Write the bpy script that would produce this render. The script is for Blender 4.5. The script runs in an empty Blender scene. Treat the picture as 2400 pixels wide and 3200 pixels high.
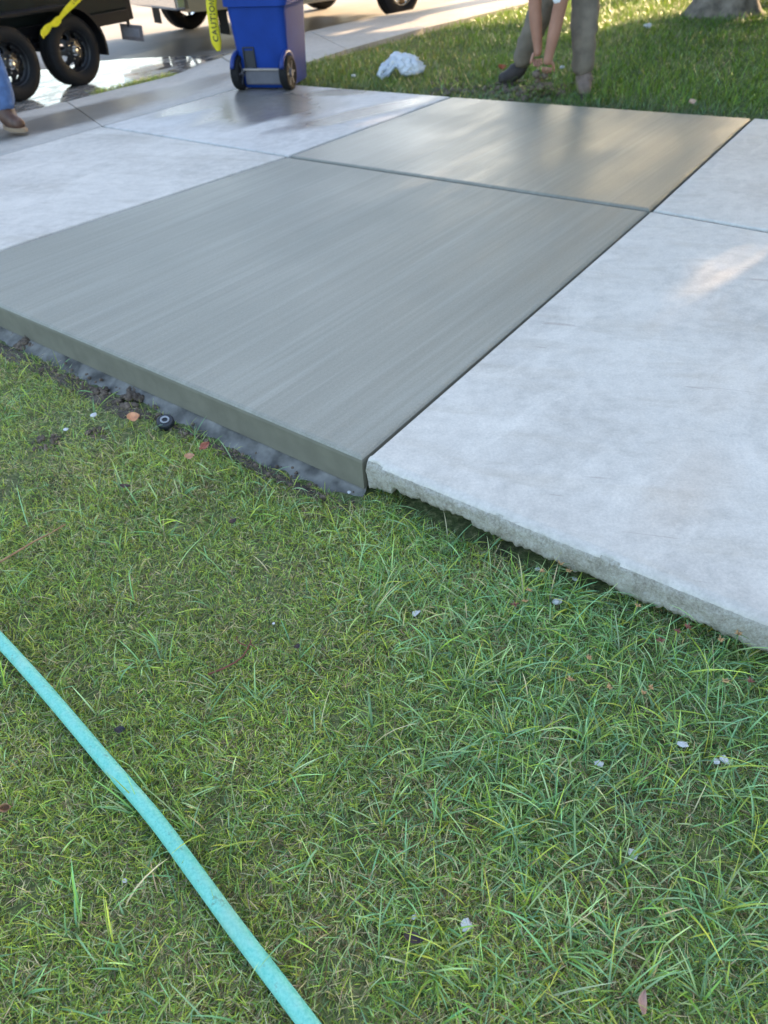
import bpy, bmesh, math, random
import numpy as np
from mathutils import Vector, Matrix, noise as mnoise

random.seed(7)
rng = np.random.default_rng(7)
R = math.radians
sc = bpy.context.scene
COL = sc.collection

# ------------------------------------------------------------------ camera
H = 1.42                                   # phone above the slab
F, PITCH, ROLL = 2296.6, 0.704248, 0.0577992   # focal length in photo pixels (2400 x 3200)
cam = bpy.data.cameras.new('camera')
cam.sensor_fit = 'VERTICAL'
cam.sensor_height = 24.0
cam.sensor_width = 18.0
cam.lens = F / 3200 * 24.0
cam.clip_start, cam.clip_end = 0.02, 3000
camo = bpy.data.objects.new('camera', cam)
COL.objects.link(camo)
cp, sp = math.cos(PITCH), math.sin(PITCH)
cr, sr = math.cos(ROLL), math.sin(ROLL)
R0 = Vector((1, 0, 0)); DN = Vector((0, -sp, -cp)); FW = Vector((0, cp, -sp))
right = cr * R0 + sr * DN
down = -sr * R0 + cr * DN
M = Matrix.Identity(4)
for i in range(3):
    M[i][0] = right[i]; M[i][1] = -down[i]; M[i][2] = -FW[i]
M[2][3] = H
camo.matrix_world = M
cam.dof.use_dof = True
cam.dof.focus_distance = 1.9
cam.dof.aperture_fstop = 2.6
sc.camera = camo

# ------------------------------------------------------------------ sky, sun, exposure
SUN_AZ, SUN_EL = R(43), R(18)              # azimuth from +X towards +Y
SUN = Vector((math.cos(SUN_AZ) * math.cos(SUN_EL), math.sin(SUN_AZ) * math.cos(SUN_EL), math.sin(SUN_EL)))
w = bpy.data.worlds.new('World'); sc.world = w; w.use_nodes = True
nt = w.node_tree
sky = nt.nodes.new('ShaderNodeTexSky')
sky.sky_type = 'NISHITA'; sky.sun_disc = False
sky.sun_elevation = SUN_EL
sky.sun_rotation = math.pi / 2 - SUN_AZ
sky.air_density = 1.0; sky.dust_density = 3.0; sky.ozone_density = 0.4
bg = nt.nodes['Background']; bg.inputs['Strength'].default_value = 0.15
nt.links.new(sky.outputs[0], bg.inputs[0])
sun = bpy.data.lights.new('sun', 'SUN'); sun.energy = 4.2; sun.angle = R(0.6); sun.color = (1.0, 0.70, 0.42)
suno = bpy.data.objects.new('sun', sun); COL.objects.link(suno)
suno.rotation_euler = (-SUN).to_track_quat('-Z', 'Y').to_euler()
suno.location = SUN * 40
sc.view_settings.view_transform = 'Standard'
sc.view_settings.look = 'None'
sc.view_settings.gamma = 1.0
sc.view_settings.use_curve_mapping = False
sc.view_settings.exposure = 2.42

# ------------------------------------------------------------------ geometry of the place
def ray(x, y):
    v = right * ((x - 1200) / F) + down * ((y - 1600) / F) + FW
    return v
def at(x, y, z=0.0):
    """point of the horizontal plane z seen at photo pixel x, y"""
    v = ray(x, y); t = (H - z) / -v.z
    return Vector((v.x * t, v.y * t, z))
def atY(x, y, Y):
    v = ray(x, y); t = Y / v.y
    return Vector((v.x * t, Y, H + v.z * t))
AXH = Vector((0.773, -0.634, 0))           # along the drive, towards the house
AXW = Vector((0.634, 0.773, 0))            # along the street
def qt(q, t, z=0.0):
    p = AXH * q + AXW * t; return Vector((p.x, p.y, z))
def to_qt(p): return p.x * AXH.x + p.y * AXH.y, p.x * AXW.x + p.y * AXW.y

# ------------------------------------------------------------------ object helpers
def tag(o, label=None, cat=None, group=None, kind=None):
    if label: o['label'] = label
    if cat: o['category'] = cat
    if group: o['group'] = group
    if kind: o['kind'] = kind
    return o
def link(name, me, mat=None, parent=None, smooth=False):
    o = bpy.data.objects.new(name, me); COL.objects.link(o)
    if mat is not None and not me.materials:
        for m in (mat if isinstance(mat, (list, tuple)) else [mat]): me.materials.append(m)
    if smooth:
        me.polygons.foreach_set('use_smooth', [True] * len(me.polygons))
    if parent is not None:
        o.parent = parent
        if parent.get('world_parts'):
            o.matrix_parent_inverse = Matrix.LocRotScale(parent.location, parent.rotation_euler, (1, 1, 1)).inverted()
    return o
def obj(name, bm, mat=None, parent=None, smooth=False):
    me = bpy.data.meshes.new(name)
    bmesh.ops.recalc_face_normals(bm, faces=bm.faces[:])
    bm.to_mesh(me); bm.free()
    return link(name, me, mat, parent, smooth)
def empty(name, loc, rz=0.0, world_parts=False):
    o = bpy.data.objects.new(name, None); COL.objects.link(o)
    o.location = loc; o.rotation_euler = (0, 0, rz); o.empty_display_size = 0.1
    if world_parts: o['world_parts'] = True
    return o
def copy_tree(o, parent=None):
    c = o.copy(); COL.objects.link(c); c.parent = parent
    if parent is not None: c.matrix_parent_inverse = o.matrix_parent_inverse.copy()
    for ch in list(o.children): copy_tree(ch, c)
    return c
def box(bm, c, s, rot=None, bevel=0.0, seg=2):
    r = bmesh.ops.create_cube(bm, size=1.0)
    vs = r['verts']
    for v in vs: v.co = Vector((v.co.x * s[0], v.co.y * s[1], v.co.z * s[2]))
    if bevel:
        es = list({e for v in vs for e in v.link_edges})
        r2 = bmesh.ops.bevel(bm, geom=es, offset=bevel, segments=seg, affect='EDGES', profile=0.5)
        vs = list({v for f in r2['faces'] for v in f.verts} | {v for v in vs if v.is_valid})
    for v in vs:
        p = v.co.copy()
        if rot is not None: p = rot @ p
        v.co = p + Vector(c)
    return vs
def tube(bm, pts, rad, n=10, cap=True):
    pts = [Vector(p) for p in pts]
    rad = rad if isinstance(rad, (list, tuple)) else [rad] * len(pts)
    rings = []; up = None
    for i, p in enumerate(pts):
        d = (pts[min(i + 1, len(pts) - 1)] - pts[max(i - 1, 0)]).normalized()
        if up is None:
            up = d.orthogonal().normalized()
        up = (up - d * up.dot(d)).normalized()
        sd = d.cross(up)
        rings.append([bm.verts.new(p + (up * math.cos(2 * math.pi * k / n) + sd * math.sin(2 * math.pi * k / n)) * rad[i]) for k in range(n)])
    for a, b in zip(rings, rings[1:]):
        for k in range(n): bm.faces.new((a[k], a[(k + 1) % n], b[(k + 1) % n], b[k]))
    if cap:
        bm.faces.new(rings[0][::-1]); bm.faces.new(rings[-1])
def lathe(bm, prof, n=32, axis='Y', c=(0, 0, 0), skip=None):
    """prof: list of (radius, axial)"""
    c = Vector(c); rings = []
    for r, a in prof:
        ring = []
        for k in range(n):
            th = 2 * math.pi * k / n
            x, y = r * math.cos(th), r * math.sin(th)
            v = Vector((x, a, y)) if axis == 'Y' else (Vector((x, y, a)) if axis == 'Z' else Vector((a, x, y)))
            ring.append(bm.verts.new(c + v))
        rings.append(ring)
    for i, (a, b) in enumerate(zip(rings, rings[1:])):
        for k in range(n):
            if skip and skip(i, k): continue
            bm.faces.new((a[k], a[(k + 1) % n], b[(k + 1) % n], b[k]))
    return rings
def prism(bm, poly, y0, y1):
    """poly in (x, z), extruded along y"""
    a = [bm.verts.new((x, y0, z)) for x, z in poly]; b = [bm.verts.new((x, y1, z)) for x, z in poly]
    n = len(poly)
    for i in range(n): bm.faces.new((a[i], a[(i + 1) % n], b[(i + 1) % n], b[i]))
    bm.faces.new(a[::-1]); bm.faces.new(b)
def nz(p, s=1.0, seed=0.0):
    return mnoise.noise(Vector((p[0] * s + seed, p[1] * s + seed * 1.7, p[2] * s - seed)))
def lump(bm, c, r, sub=2, amp=0.35, fr=2.2, squash=(1, 1, 1), seed=0.0):
    g = bmesh.ops.create_icosphere(bm, subdivisions=sub, radius=1.0)
    for v in g['verts']:
        k = 1 + amp * nz(v.co, fr, seed + 3.1) + amp * 0.4 * nz(v.co, fr * 2.7, seed)
        v.co = Vector((v.co.x * squash[0], v.co.y * squash[1], v.co.z * squash[2])) * (k * r) + Vector(c)

# ------------------------------------------------------------------ materials
class NT:
    def __init__(s, name):
        s.m = bpy.data.materials.new(name); s.m.use_nodes = True
        s.t = s.m.node_tree; s.b = s.t.nodes['Principled BSDF']; s.out = s.t.nodes['Material Output']
    def n(s, ty, **kw):
        x = s.t.nodes.new('ShaderNode' + ty)
        for k, v in kw.items(): setattr(x, k, v)
        return x
    def l(s, a, b): s.t.links.new(a, b)
    def set(s, **kw):
        for k, v in kw.items():
            s.b.inputs[k.replace('_', ' ')].default_value = v
    def coord(s, rot=0.0, scale=(1, 1, 1), loc=(0, 0, 0)):
        tc = s.n('TexCoord'); m1 = s.n('Mapping'); m2 = s.n('Mapping')
        m1.inputs['Location'].default_value = loc
        m1.inputs['Rotation'].default_value = (0, 0, rot); m2.inputs['Scale'].default_value = scale
        s.l(tc.outputs['Object'], m1.inputs[0]); s.l(m1.outputs[0], m2.inputs[0]); return m2.outputs[0]
    def noise(s, vec, scale, detail=4, rough=0.55, dist=0.0):
        x = s.n('TexNoise'); x.inputs['Scale'].default_value = scale; x.inputs['Detail'].default_value = detail
        x.inputs['Roughness'].default_value = rough; x.inputs['Distortion'].default_value = dist
        s.l(vec, x.inputs['Vector']); return x.outputs['Fac']
    def ramp(s, fac, stops):
        x = s.n('ValToRGB'); e = x.color_ramp.elements
        while len(e) < len(stops): e.new(0.5)
        for i, (p, c) in enumerate(stops):
            e[i].position = p
            e[i].color = (c, c, c, 1) if isinstance(c, (int, float)) else (*c, 1)
        s.l(fac, x.inputs[0]); return x.outputs[0]
    def mix(s, fac, a, b, mode='MIX'):
        x = s.n('Mix', data_type='RGBA', blend_type=mode)
        for inp, v in ((x.inputs[0], fac), (x.inputs[6], a), (x.inputs[7], b)):
            if hasattr(v, 'links') or hasattr(v, 'is_linked'): s.l(v, inp)
            elif isinstance(v, (int, float)): inp.default_value = v if inp.type == 'VALUE' else (v, v, v, 1)
            else: inp.default_value = (*v, 1)
        return x.outputs[2]
    def math(s, op, a, b=0.0, c=None):
        x = s.n('Math', operation=op)
        for i, v in enumerate((a, b) if c is None else (a, b, c)):
            if hasattr(v, 'is_linked'): s.l(v, x.inputs[i])
            else: x.inputs[i].default_value = v
        return x.outputs[0]
    def bump(s, h, strength=0.3, dist=0.01, prev=None):
        x = s.n('Bump'); x.inputs['Strength'].default_value = strength; x.inputs['Distance'].default_value = dist
        s.l(h, x.inputs['Height'])
        if prev is not None: s.l(prev, x.inputs['Normal'])
        return x.outputs[0]
    def col(s, c): s.l(c, s.b.inputs['Base Color']); return s
    def rough(s, c): s.l(c, s.b.inputs['Roughness']); return s
    def nrm(s, c): s.l(c, s.b.inputs['Normal']); return s
    def spot(s, c, rx, ry, rot, soft=0.35, nscale=3.0, namp=0.5):
        """0..1 blotch about c with a ragged edge"""
        v = s.coord(loc=(-c[0], -c[1], 0))
        m = s.n('Mapping'); m.inputs['Rotation'].default_value = (0, 0, -rot)
        m2 = s.n('Mapping'); m2.inputs['Scale'].default_value = (1 / rx, 1 / ry, 0)
        s.l(v, m.inputs[0]); s.l(m.outputs[0], m2.inputs[0])
        ln = s.n('VectorMath', operation='LENGTH'); s.l(m2.outputs[0], ln.inputs[0])
        nn = s.noise(s.coord(rot=-ANG_W, scale=(0.6, 1.5, 1)), nscale, 4, 0.6)
        d = s.math('ADD', ln.outputs['Value'], s.math('MULTIPLY', s.math('SUBTRACT', nn, 0.5), namp * 2.6))
        x = s.n('MapRange'); x.interpolation_type = 'SMOOTHSTEP'
        x.inputs[1].default_value = 1 + soft; x.inputs[2].default_value = 1 - soft
        s.l(d, x.inputs[0]); return x.outputs[0]
ANG_W = math.atan2(AXW.y, AXW.x)

def simple(name, c, rough=0.5, metal=0.0, spec=0.5, var=0.12, nscale=20.0, bump=0.0):
    m = NT(name); v = m.coord()
    f = m.noise(v, nscale, 3)
    lo = tuple(x * (1 - var) for x in c); hi = tuple(min(1, x * (1 + var)) for x in c)
    m.col(m.ramp(f, [(0.3, lo), (0.7, hi)]))
    m.set(Roughness=rough, Metallic=metal); m.b.inputs['Specular IOR Level'].default_value = spec
    if bump: m.nrm(m.bump(m.noise(v, nscale * 2, 4), bump, 0.004))
    return m.m

def mat_fresh(name='fresh_concrete', r0=0.46, r1=0.66, tint=(1, 1, 1)):
    m = NT(name)
    st = m.coord(rot=-ANG_W, scale=(0.35, 4.2, 1)); st4 = m.coord(rot=-ANG_W, scale=(0.5, 16, 1)); st2 = m.coord(rot=-ANG_W, scale=(0.9, 42, 1)); st3 = m.coord(rot=-ANG_W, scale=(1.6, 150, 1))
    a = m.noise(st, 1.0, 5, 0.6); b = m.noise(st2, 1.0, 4, 0.6); c = m.noise(st3, 1.0, 3, 0.6)
    big = m.noise(m.coord(), 0.9, 3)
    f = m.math('ADD', m.math('ADD', m.math('MULTIPLY', a, 0.42), m.math('MULTIPLY', m.noise(st4, 1.0, 4, 0.6), 0.30)), m.math('MULTIPLY', b, 0.28))
    base = m.ramp(f, [(0.38, (0.172, 0.168, 0.138)), (0.5, (0.224, 0.219, 0.186)), (0.62, (0.300, 0.295, 0.262))])
    base = m.mix(m.math('MULTIPLY', m.ramp(big, [(0.35, 0.0), (0.65, 1.0)]), 0.22), base, (0.27, 0.265, 0.235))
    grain = m.noise(m.coord(), 260, 2)
    fine = m.noise(m.coord(), 95, 4, 0.7); base = m.mix(0.20, base, m.ramp(grain, [(0.35, 0.09), (0.65, 0.32)])); base = m.mix(0.16, base, m.ramp(fine, [(0.38, 0.11), (0.62, 0.29)]))
    m.col(m.mix(1.0, base, tint, 'MULTIPLY'))
    m.rough(m.ramp(m.math('ADD', m.math('MULTIPLY', a, 0.5), m.math('MULTIPLY', big, 0.5)), [(0.36, r0), (0.62, r1)]))
    bn = m.bump(c, 0.20, 0.004); bn = m.bump(grain, 0.22, 0.003, bn); bn = m.bump(fine, 0.12, 0.004, bn); bn = m.bump(b, 0.12, 0.008, bn)
    m.nrm(bn); m.b.inputs['Specular IOR Level'].default_value = 0.5
    return m.m
def mat_old(name, tone, wet=(), dirt=0.35, warm=0.0, wet_gloss=0.50, stains=()):
    m = NT(name); v = m.coord()
    a = m.noise(v, 1.3, 5, 0.6, 0.4); b = m.noise(v, 15, 6, 0.7); c = m.noise(v, 70, 3, 0.6); g = m.noise(v, 320, 2)
    hi = tone; lo = tuple(x * 0.74 for x in tone)
    base = m.ramp(m.math('ADD', m.math('MULTIPLY', a, 0.5), m.math('MULTIPLY', b, 0.5)), [(0.38, lo), (0.50, tuple(x * .9 for x in hi)), (0.60, hi)])
    st = m.noise(m.coord(rot=-ANG_W + 1.2, scale=(1.2, 7, 1)), 1.2, 5, 0.65, 0.6)
    base = m.mix(m.math('MULTIPLY', m.ramp(st, [(0.52, 0.0), (0.72, 1.0)]), dirt), base, (0.33 + warm, 0.29 + warm * .6, 0.24))
    for (q_, rx_, ry_, an_, st_) in stains: base = m.mix(m.math('MULTIPLY', m.spot(q_, rx_, ry_, an_, 0.7, 5.0, 0.5), st_), base, (0.46, 0.34, 0.24))
    spk = m.ramp(c, [(0.66, 0.0), (0.74, 1.0)])
    base = m.mix(m.math('MULTIPLY', spk, 0.16), base, (0.25, 0.23, 0.20))
    pale = m.noise(m.coord(rot=-ANG_W, scale=(1, 2.2, 1)), 2.6, 6, 0.68, 0.8); base = m.mix(m.math('MULTIPLY', m.ramp(pale, [(0.50, 0.0), (0.64, 1.0)]), 0.38), base, tuple(min(1, x * 1.18) for x in tone))
    pit = m.noise(v, 150, 2, 0.5); base = m.mix(m.math('MULTIPLY', m.ramp(pit, [(0.69, 0.0), (0.73, 1.0)]), 0.35), base, (0.20, 0.185, 0.165)); gr = m.noise(v, 110, 4, 0.75); base = m.mix(0.22, base, m.mix(1.0, base, m.ramp(gr, [(0.35, 0.55), (0.65, 1.35)]), 'MULTIPLY'))
    scuff = m.noise(m.coord(rot=0.35, scale=(2.2, 26, 1)), 1.0, 2, 0.5, 1.2)
    base = m.mix(m.math('MULTIPLY', m.ramp(scuff, [(0.71, 0.0), (0.75, 1.0)]), 0.42), base, (0.27, 0.20, 0.165))
    rough = None
    if wet:
        wsum = None
        for (p, rx, ry, rot, na) in wet:
            s_ = m.spot(p, rx, ry, rot, 0.3, 2.2, na); wsum = s_ if wsum is None else m.math('MAXIMUM', wsum, s_)
        base = m.mix(wsum, base, m.mix(1.0, base, (0.40, 0.38, 0.36), 'MULTIPLY'))
        rough = m.math('MULTIPLY_ADD', wsum, -wet_gloss, 0.66)
        m.rough(rough)
    else: m.set(Roughness=0.66)
    m.col(base)
    bn = m.bump(g, 0.14, 0.003); bn = m.bump(c, 0.10, 0.004, bn); m.nrm(bn)
    return m.m
def mat_broken():
    m = NT('broken_concrete'); v = m.coord()
    a = m.noise(v, 14, 5, 0.7); g = m.noise(v, 130, 4, 0.7)
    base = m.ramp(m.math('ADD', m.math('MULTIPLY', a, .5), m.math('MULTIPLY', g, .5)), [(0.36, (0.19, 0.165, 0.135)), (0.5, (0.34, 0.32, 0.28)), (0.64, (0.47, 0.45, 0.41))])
    m.col(base); m.set(Roughness=0.85)
    m.nrm(m.bump(g, 0.6, 0.006, m.bump(a, 0.3, 0.01))); return m.m
def mat_soil(name='soil', lo=(0.030, 0.023, 0.018), hi=(0.12, 0.095, 0.072)):
    m = NT(name); v = m.coord(); a = m.noise(v, 60, 5, 0.7); b = m.noise(v, 9, 4)
    m.col(m.ramp(m.math('ADD', m.math('MULTIPLY', a, .6), m.math('MULTIPLY', b, .4)), [(0.38, lo), (0.62, hi)])); m.set(Roughness=0.95)
    m.nrm(m.bump(a, 0.7, 0.01)); return m.m
def mat_lawn():
    m = NT('lawn_floor'); v = m.coord(); a = m.noise(v, 45, 5, 0.7); b = m.noise(v, 3.2, 4, 0.6)
    base = m.ramp(a, [(0.36, (0.050, 0.062, 0.022)), (0.52, (0.105, 0.135, 0.042)), (0.66, (0.24, 0.24, 0.11))])
    base = m.mix(m.ramp(b, [(0.56, 0.0), (0.70, 0.8)]), base, (0.038, 0.030, 0.022))
    m.col(base); m.set(Roughness=0.95); m.nrm(m.bump(a, 0.8, 0.012)); return m.m
def mat_grass():
    m = NT('grass_blade')
    at_ = m.n('Attribute', attribute_name='tint')
    m.l(at_.outputs['Color'], m.b.inputs['Base Color'])
    m.set(Roughness=0.36); m.b.inputs['Specular IOR Level'].default_value = 0.55
    tr = m.n('BsdfTranslucent'); mx = m.n('MixShader'); mx.inputs[0].default_value = 0.36
    hs = m.mix(1.0, at_.outputs['Color'], (1.5, 1.35, 0.55), 'MULTIPLY')
    m.l(hs, tr.inputs['Color'])
    m.l(m.b.outputs[0], mx.inputs[1]); m.l(tr.outputs[0], mx.inputs[2]); m.l(mx.outputs[0], m.out.inputs[0])
    return m.m
def mat_road():
    m = NT('asphalt'); v = m.coord(); a = m.noise(v, 1.1, 4); g = m.noise(v, 120, 3, 0.7)
    base = m.ramp(g, [(0.35, (0.20, 0.19, 0.18)), (0.65, (0.32, 0.31, 0.29))])
    base = m.mix(m.ramp(a, [(0.4, 0.0), (0.65, 0.35)]), base, (0.12, 0.115, 0.11))
    wsum = None
    for (p, rx, ry, rot, na) in (((-2.2, 12.0), 1.3, 0.7, ANG_W, 0.7), ((-1.0, 13.2), 1.6, 0.55, ANG_W, 0.6)):
        s_ = m.spot(p, rx, ry, rot, 0.3, 1.6, na); wsum = s_ if wsum is None else m.math('MAXIMUM', wsum, s_)
    base = m.mix(wsum, base, (0.045, 0.043, 0.042)); m.rough(m.math('MULTIPLY_ADD', wsum, -0.4, 0.85))
    m.col(base); m.nrm(m.bump(g, 0.4, 0.006)); return m.m
def mat_water():
    m = NT('gutter_water'); v = m.coord(rot=-ANG_W, scale=(1.0, 2.6, 1)); a = m.noise(v, 4, 3)
    m.col(m.ramp(a, [(0.4, (0.16, 0.15, 0.14)), (0.6, (0.26, 0.25, 0.24))])); m.rough(m.ramp(a, [(0.42, 0.03), (0.55, 0.34)]))
    m.b.inputs['IOR'].default_value = 1.33; m.b.inputs['Specular IOR Level'].default_value = 0.9
    m.b.inputs['Coat Weight'].default_value = 0.35; m.b.inputs['Coat Roughness'].default_value = 0.03
    m.nrm(m.bump(m.noise(v, 7, 2), 0.03, 0.01)); return m.m

M_FRESH = mat_fresh(tint=(1.03, 1.01, 0.92)); M_FRESH_FAR = mat_fresh('damp_fresh_concrete', 0.31, 0.52, (0.97, 0.93, 0.82))
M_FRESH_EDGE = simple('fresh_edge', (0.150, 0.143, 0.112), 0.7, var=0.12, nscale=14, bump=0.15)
M_OLD_R = mat_old('old_concrete_right', (0.580, 0.540, 0.480), dirt=0.40, warm=0.04, stains=((at(2180, 1480)[:2], 0.16, 0.10, 0.9, 0.20), (at(2110, 1600)[:2], 0.14, 0.08, 0.6, 0.16), (at(2300, 1180)[:2], 0.3, 0.12, 0.9, 0.14)))
p_bin = at(880, 265)
M_OLD_L = mat_old('old_concrete_left', (0.55, 0.51, 0.46), dirt=0.60)
M_OLD_LF = mat_old('old_concrete_wet', (0.56, 0.53, 0.50), wet=((at(830, 330)[:2], 0.70, 0.62, ANG_W, 0.6), (at(700, 310)[:2], 0.75, 0.32, ANG_W, 0.5), (at(1040, 290)[:2], 0.42, 0.20, 0.0, 0.5), (at(1140, 350)[:2], 0.85, 0.16, 0.62, 0.4)), dirt=0.3, wet_gloss=0.40)
M_WALK = mat_old('walk_concrete', (0.40, 0.38, 0.35), wet=((at(240, 345)[:2], 1.2, 0.42, ANG_W, 0.5), (at(560, 275)[:2], 0.9, 0.3, ANG_W, 0.5)), dirt=0.3, wet_gloss=0.28)
M_BROKEN = mat_broken()
M_FOOT = simple('rough_footing', (0.155, 0.148, 0.135), 0.9, var=0.6, nscale=12, bump=0.5)
M_SOIL = mat_soil(); M_CLOD = mat_soil('clod', (0.05, 0.036, 0.027), (0.19, 0.145, 0.11))
M_LAWN = mat_lawn(); M_GRASS = mat_grass(); M_ROAD = mat_road(); M_WATER = mat_water()
M_BLACK = simple('black_rubber', (0.008, 0.008, 0.009), 0.8, var=0.3, nscale=30, spec=0.3)
M_RIM = simple('black_steel', (0.010, 0.010, 0.012), 0.38, var=0.3)
M_STEEL = simple('bare_steel', (0.42, 0.42, 0.42), 0.32, metal=1.0)
M_CHROME = simple('chrome', (0.72, 0.72, 0.72), 0.16, metal=1.0, var=0.05)

# ------------------------------------------------------------------ ground, road, lawns
def sheet(name, pts, mat, kind='structure', sub=0, parent=None, bumpy=0.0):
    bm = bmesh.new(); vs = [bm.verts.new(p) for p in pts]; bm.faces.new(vs)
    if sub:
        bmesh.ops.subdivide_edges(bm, edges=bm.edges[:], cuts=sub, use_grid_fill=True)
        if bumpy:
            for v in bm.verts: v.co.z += bumpy * (nz(v.co, 1.7, 4) + 0.5 * nz(v.co, 5.1, 9))
    o = obj(name, bm, mat, parent)
    if kind: o['kind'] = kind
    return o
M_GROUND = mat_soil('far_ground', (0.05, 0.06, 0.03), (0.10, 0.10, 0.06))
sheet('ground', [(-400, -400, -0.26), (400, -400, -0.26), (400, 400, -0.26), (-400, 400, -0.26)], M_GROUND)
Q_CURB, Q_WALK = -7.32, -6.05
road = sheet('road', [qt(-18.5, -70, -0.145), qt(-7.95, -70, -0.145), qt(-7.95, 80, -0.145), qt(-18.5, 80, -0.145)], M_ROAD)
gutter = sheet('gutter', [qt(-8.05, -70, -0.139), qt(-7.0, -70, -0.139), qt(-7.0, 80, -0.139), qt(-8.05, 80, -0.139)], M_OLD_L)
LAWN_Z, FAR_Z = -0.155, -0.035
lawn = sheet('lawn', [qt(-5.9, -14, LAWN_Z), qt(14, -14, LAWN_Z), qt(14, 1.75, LAWN_Z), qt(-5.9, 1.75, LAWN_Z)], M_LAWN, sub=70, bumpy=0.012)
far_lawn = sheet('lawn', [qt(-6.36, 5.75, FAR_Z), qt(26, 5.75, FAR_Z), qt(26, 60, FAR_Z), qt(-6.36, 60, FAR_Z)], M_LAWN, sub=40, bumpy=0.0)

# ------------------------------------------------------------------ slabs
def slab(name, corners, mat, parent, gap=0.006, thick=0.10, bev=0.010, face_mat=None, label=None, open_sides=(), gaps={}):
    pts = [Vector(p) for p in corners]; n = len(pts); ctr = sum(pts, Vector()) / n
    # inset each side by the half joint
    ins = []
    for i in range(n):
        a, b, c = pts[i - 1], pts[i], pts[(i + 1) % n]
        d1 = (b - a).normalized(); d2 = (c - b).normalized()
        n1 = Vector((-d1.y, d1.x, 0)); n2 = Vector((-d2.y, d2.x, 0))
        g1 = 0 if (i - 1) % n in open_sides else gaps.get((i - 1) % n, gap); g2 = 0 if i in open_sides else gaps.get(i, gap)
        # solve offset intersection
        A = Matrix(((n1.x, n1.y), (n2.x, n2.y)))
        try: s_ = A.inverted() @ Vector((g1, g2))
        except ValueError: s_ = Vector((n1.x * g1, n1.y * g1))
        ins.append(b + Vector((s_.x, s_.y, 0)))
    bm = bmesh.new()
    top = [bm.verts.new(p) for p in ins]; bot = [bm.verts.new(p - Vector((0, 0, thick))) for p in ins]
    ft = bm.faces.new(top); sides = []
    for i in range(n): sides.append(bm.faces.new((top[i], bot[i], bot[(i + 1) % n], top[(i + 1) % n])))
    edges = [e for e in ft.edges]
    r = bmesh.ops.bevel(bm, geom=edges, offset=bev, segments=3, affect='EDGES', profile=0.5)
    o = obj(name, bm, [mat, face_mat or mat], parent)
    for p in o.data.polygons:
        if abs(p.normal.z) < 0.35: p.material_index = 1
    if label: o['label'] = label
    return o
drive = empty('driveway', (0, 0, 0)); drive['kind'] = 'structure'
AD, CA, CB, BD = at(-234, 857), at(899, 488), at(2034, 658), at(1137, 1436)
EA, EB, CF, FE, FD = at(1410, 302), at(2352, 369), at(318, 394), at(810, 257), at(-660, 677)
DR, CR, ER = at(2900, 2150), at(2900, 812), at(2900, 408)
DRm = at(2400, 1938)
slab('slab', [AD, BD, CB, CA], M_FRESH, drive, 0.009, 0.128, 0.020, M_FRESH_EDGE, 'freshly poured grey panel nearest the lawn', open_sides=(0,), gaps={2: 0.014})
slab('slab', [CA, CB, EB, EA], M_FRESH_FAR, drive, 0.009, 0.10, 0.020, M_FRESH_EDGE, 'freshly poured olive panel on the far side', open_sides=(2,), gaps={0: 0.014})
slab('slab', [FD, AD, CA, CF], M_OLD_L, drive, 0.008, 0.10, 0.012, None, 'old pale panel on the left with brownish mottling', open_sides=(0,), gaps={2: 0.014})
slab('slab', [CF, CA, EA, FE], M_OLD_LF, drive, 0.008, 0.10, 0.012, None, 'old panel with a dark wet stain under the bin', open_sides=(2,), gaps={0: 0.014})
right_near = slab('slab', [BD + AXW * 0.03 , DR + AXW * 0.03, CR, CB], M_OLD_R, drive, 0.009, 0.05, 0.002, None, 'old white panel with a broken edge', open_sides=(0,), gaps={2: 0.022})
slab('slab', [CB, CR, ER, EB], M_OLD_R, drive, 0.009, 0.10, 0.012, None, 'old white panel beyond the joint on the right', open_sides=(2,), gaps={0: 0.022})

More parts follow.
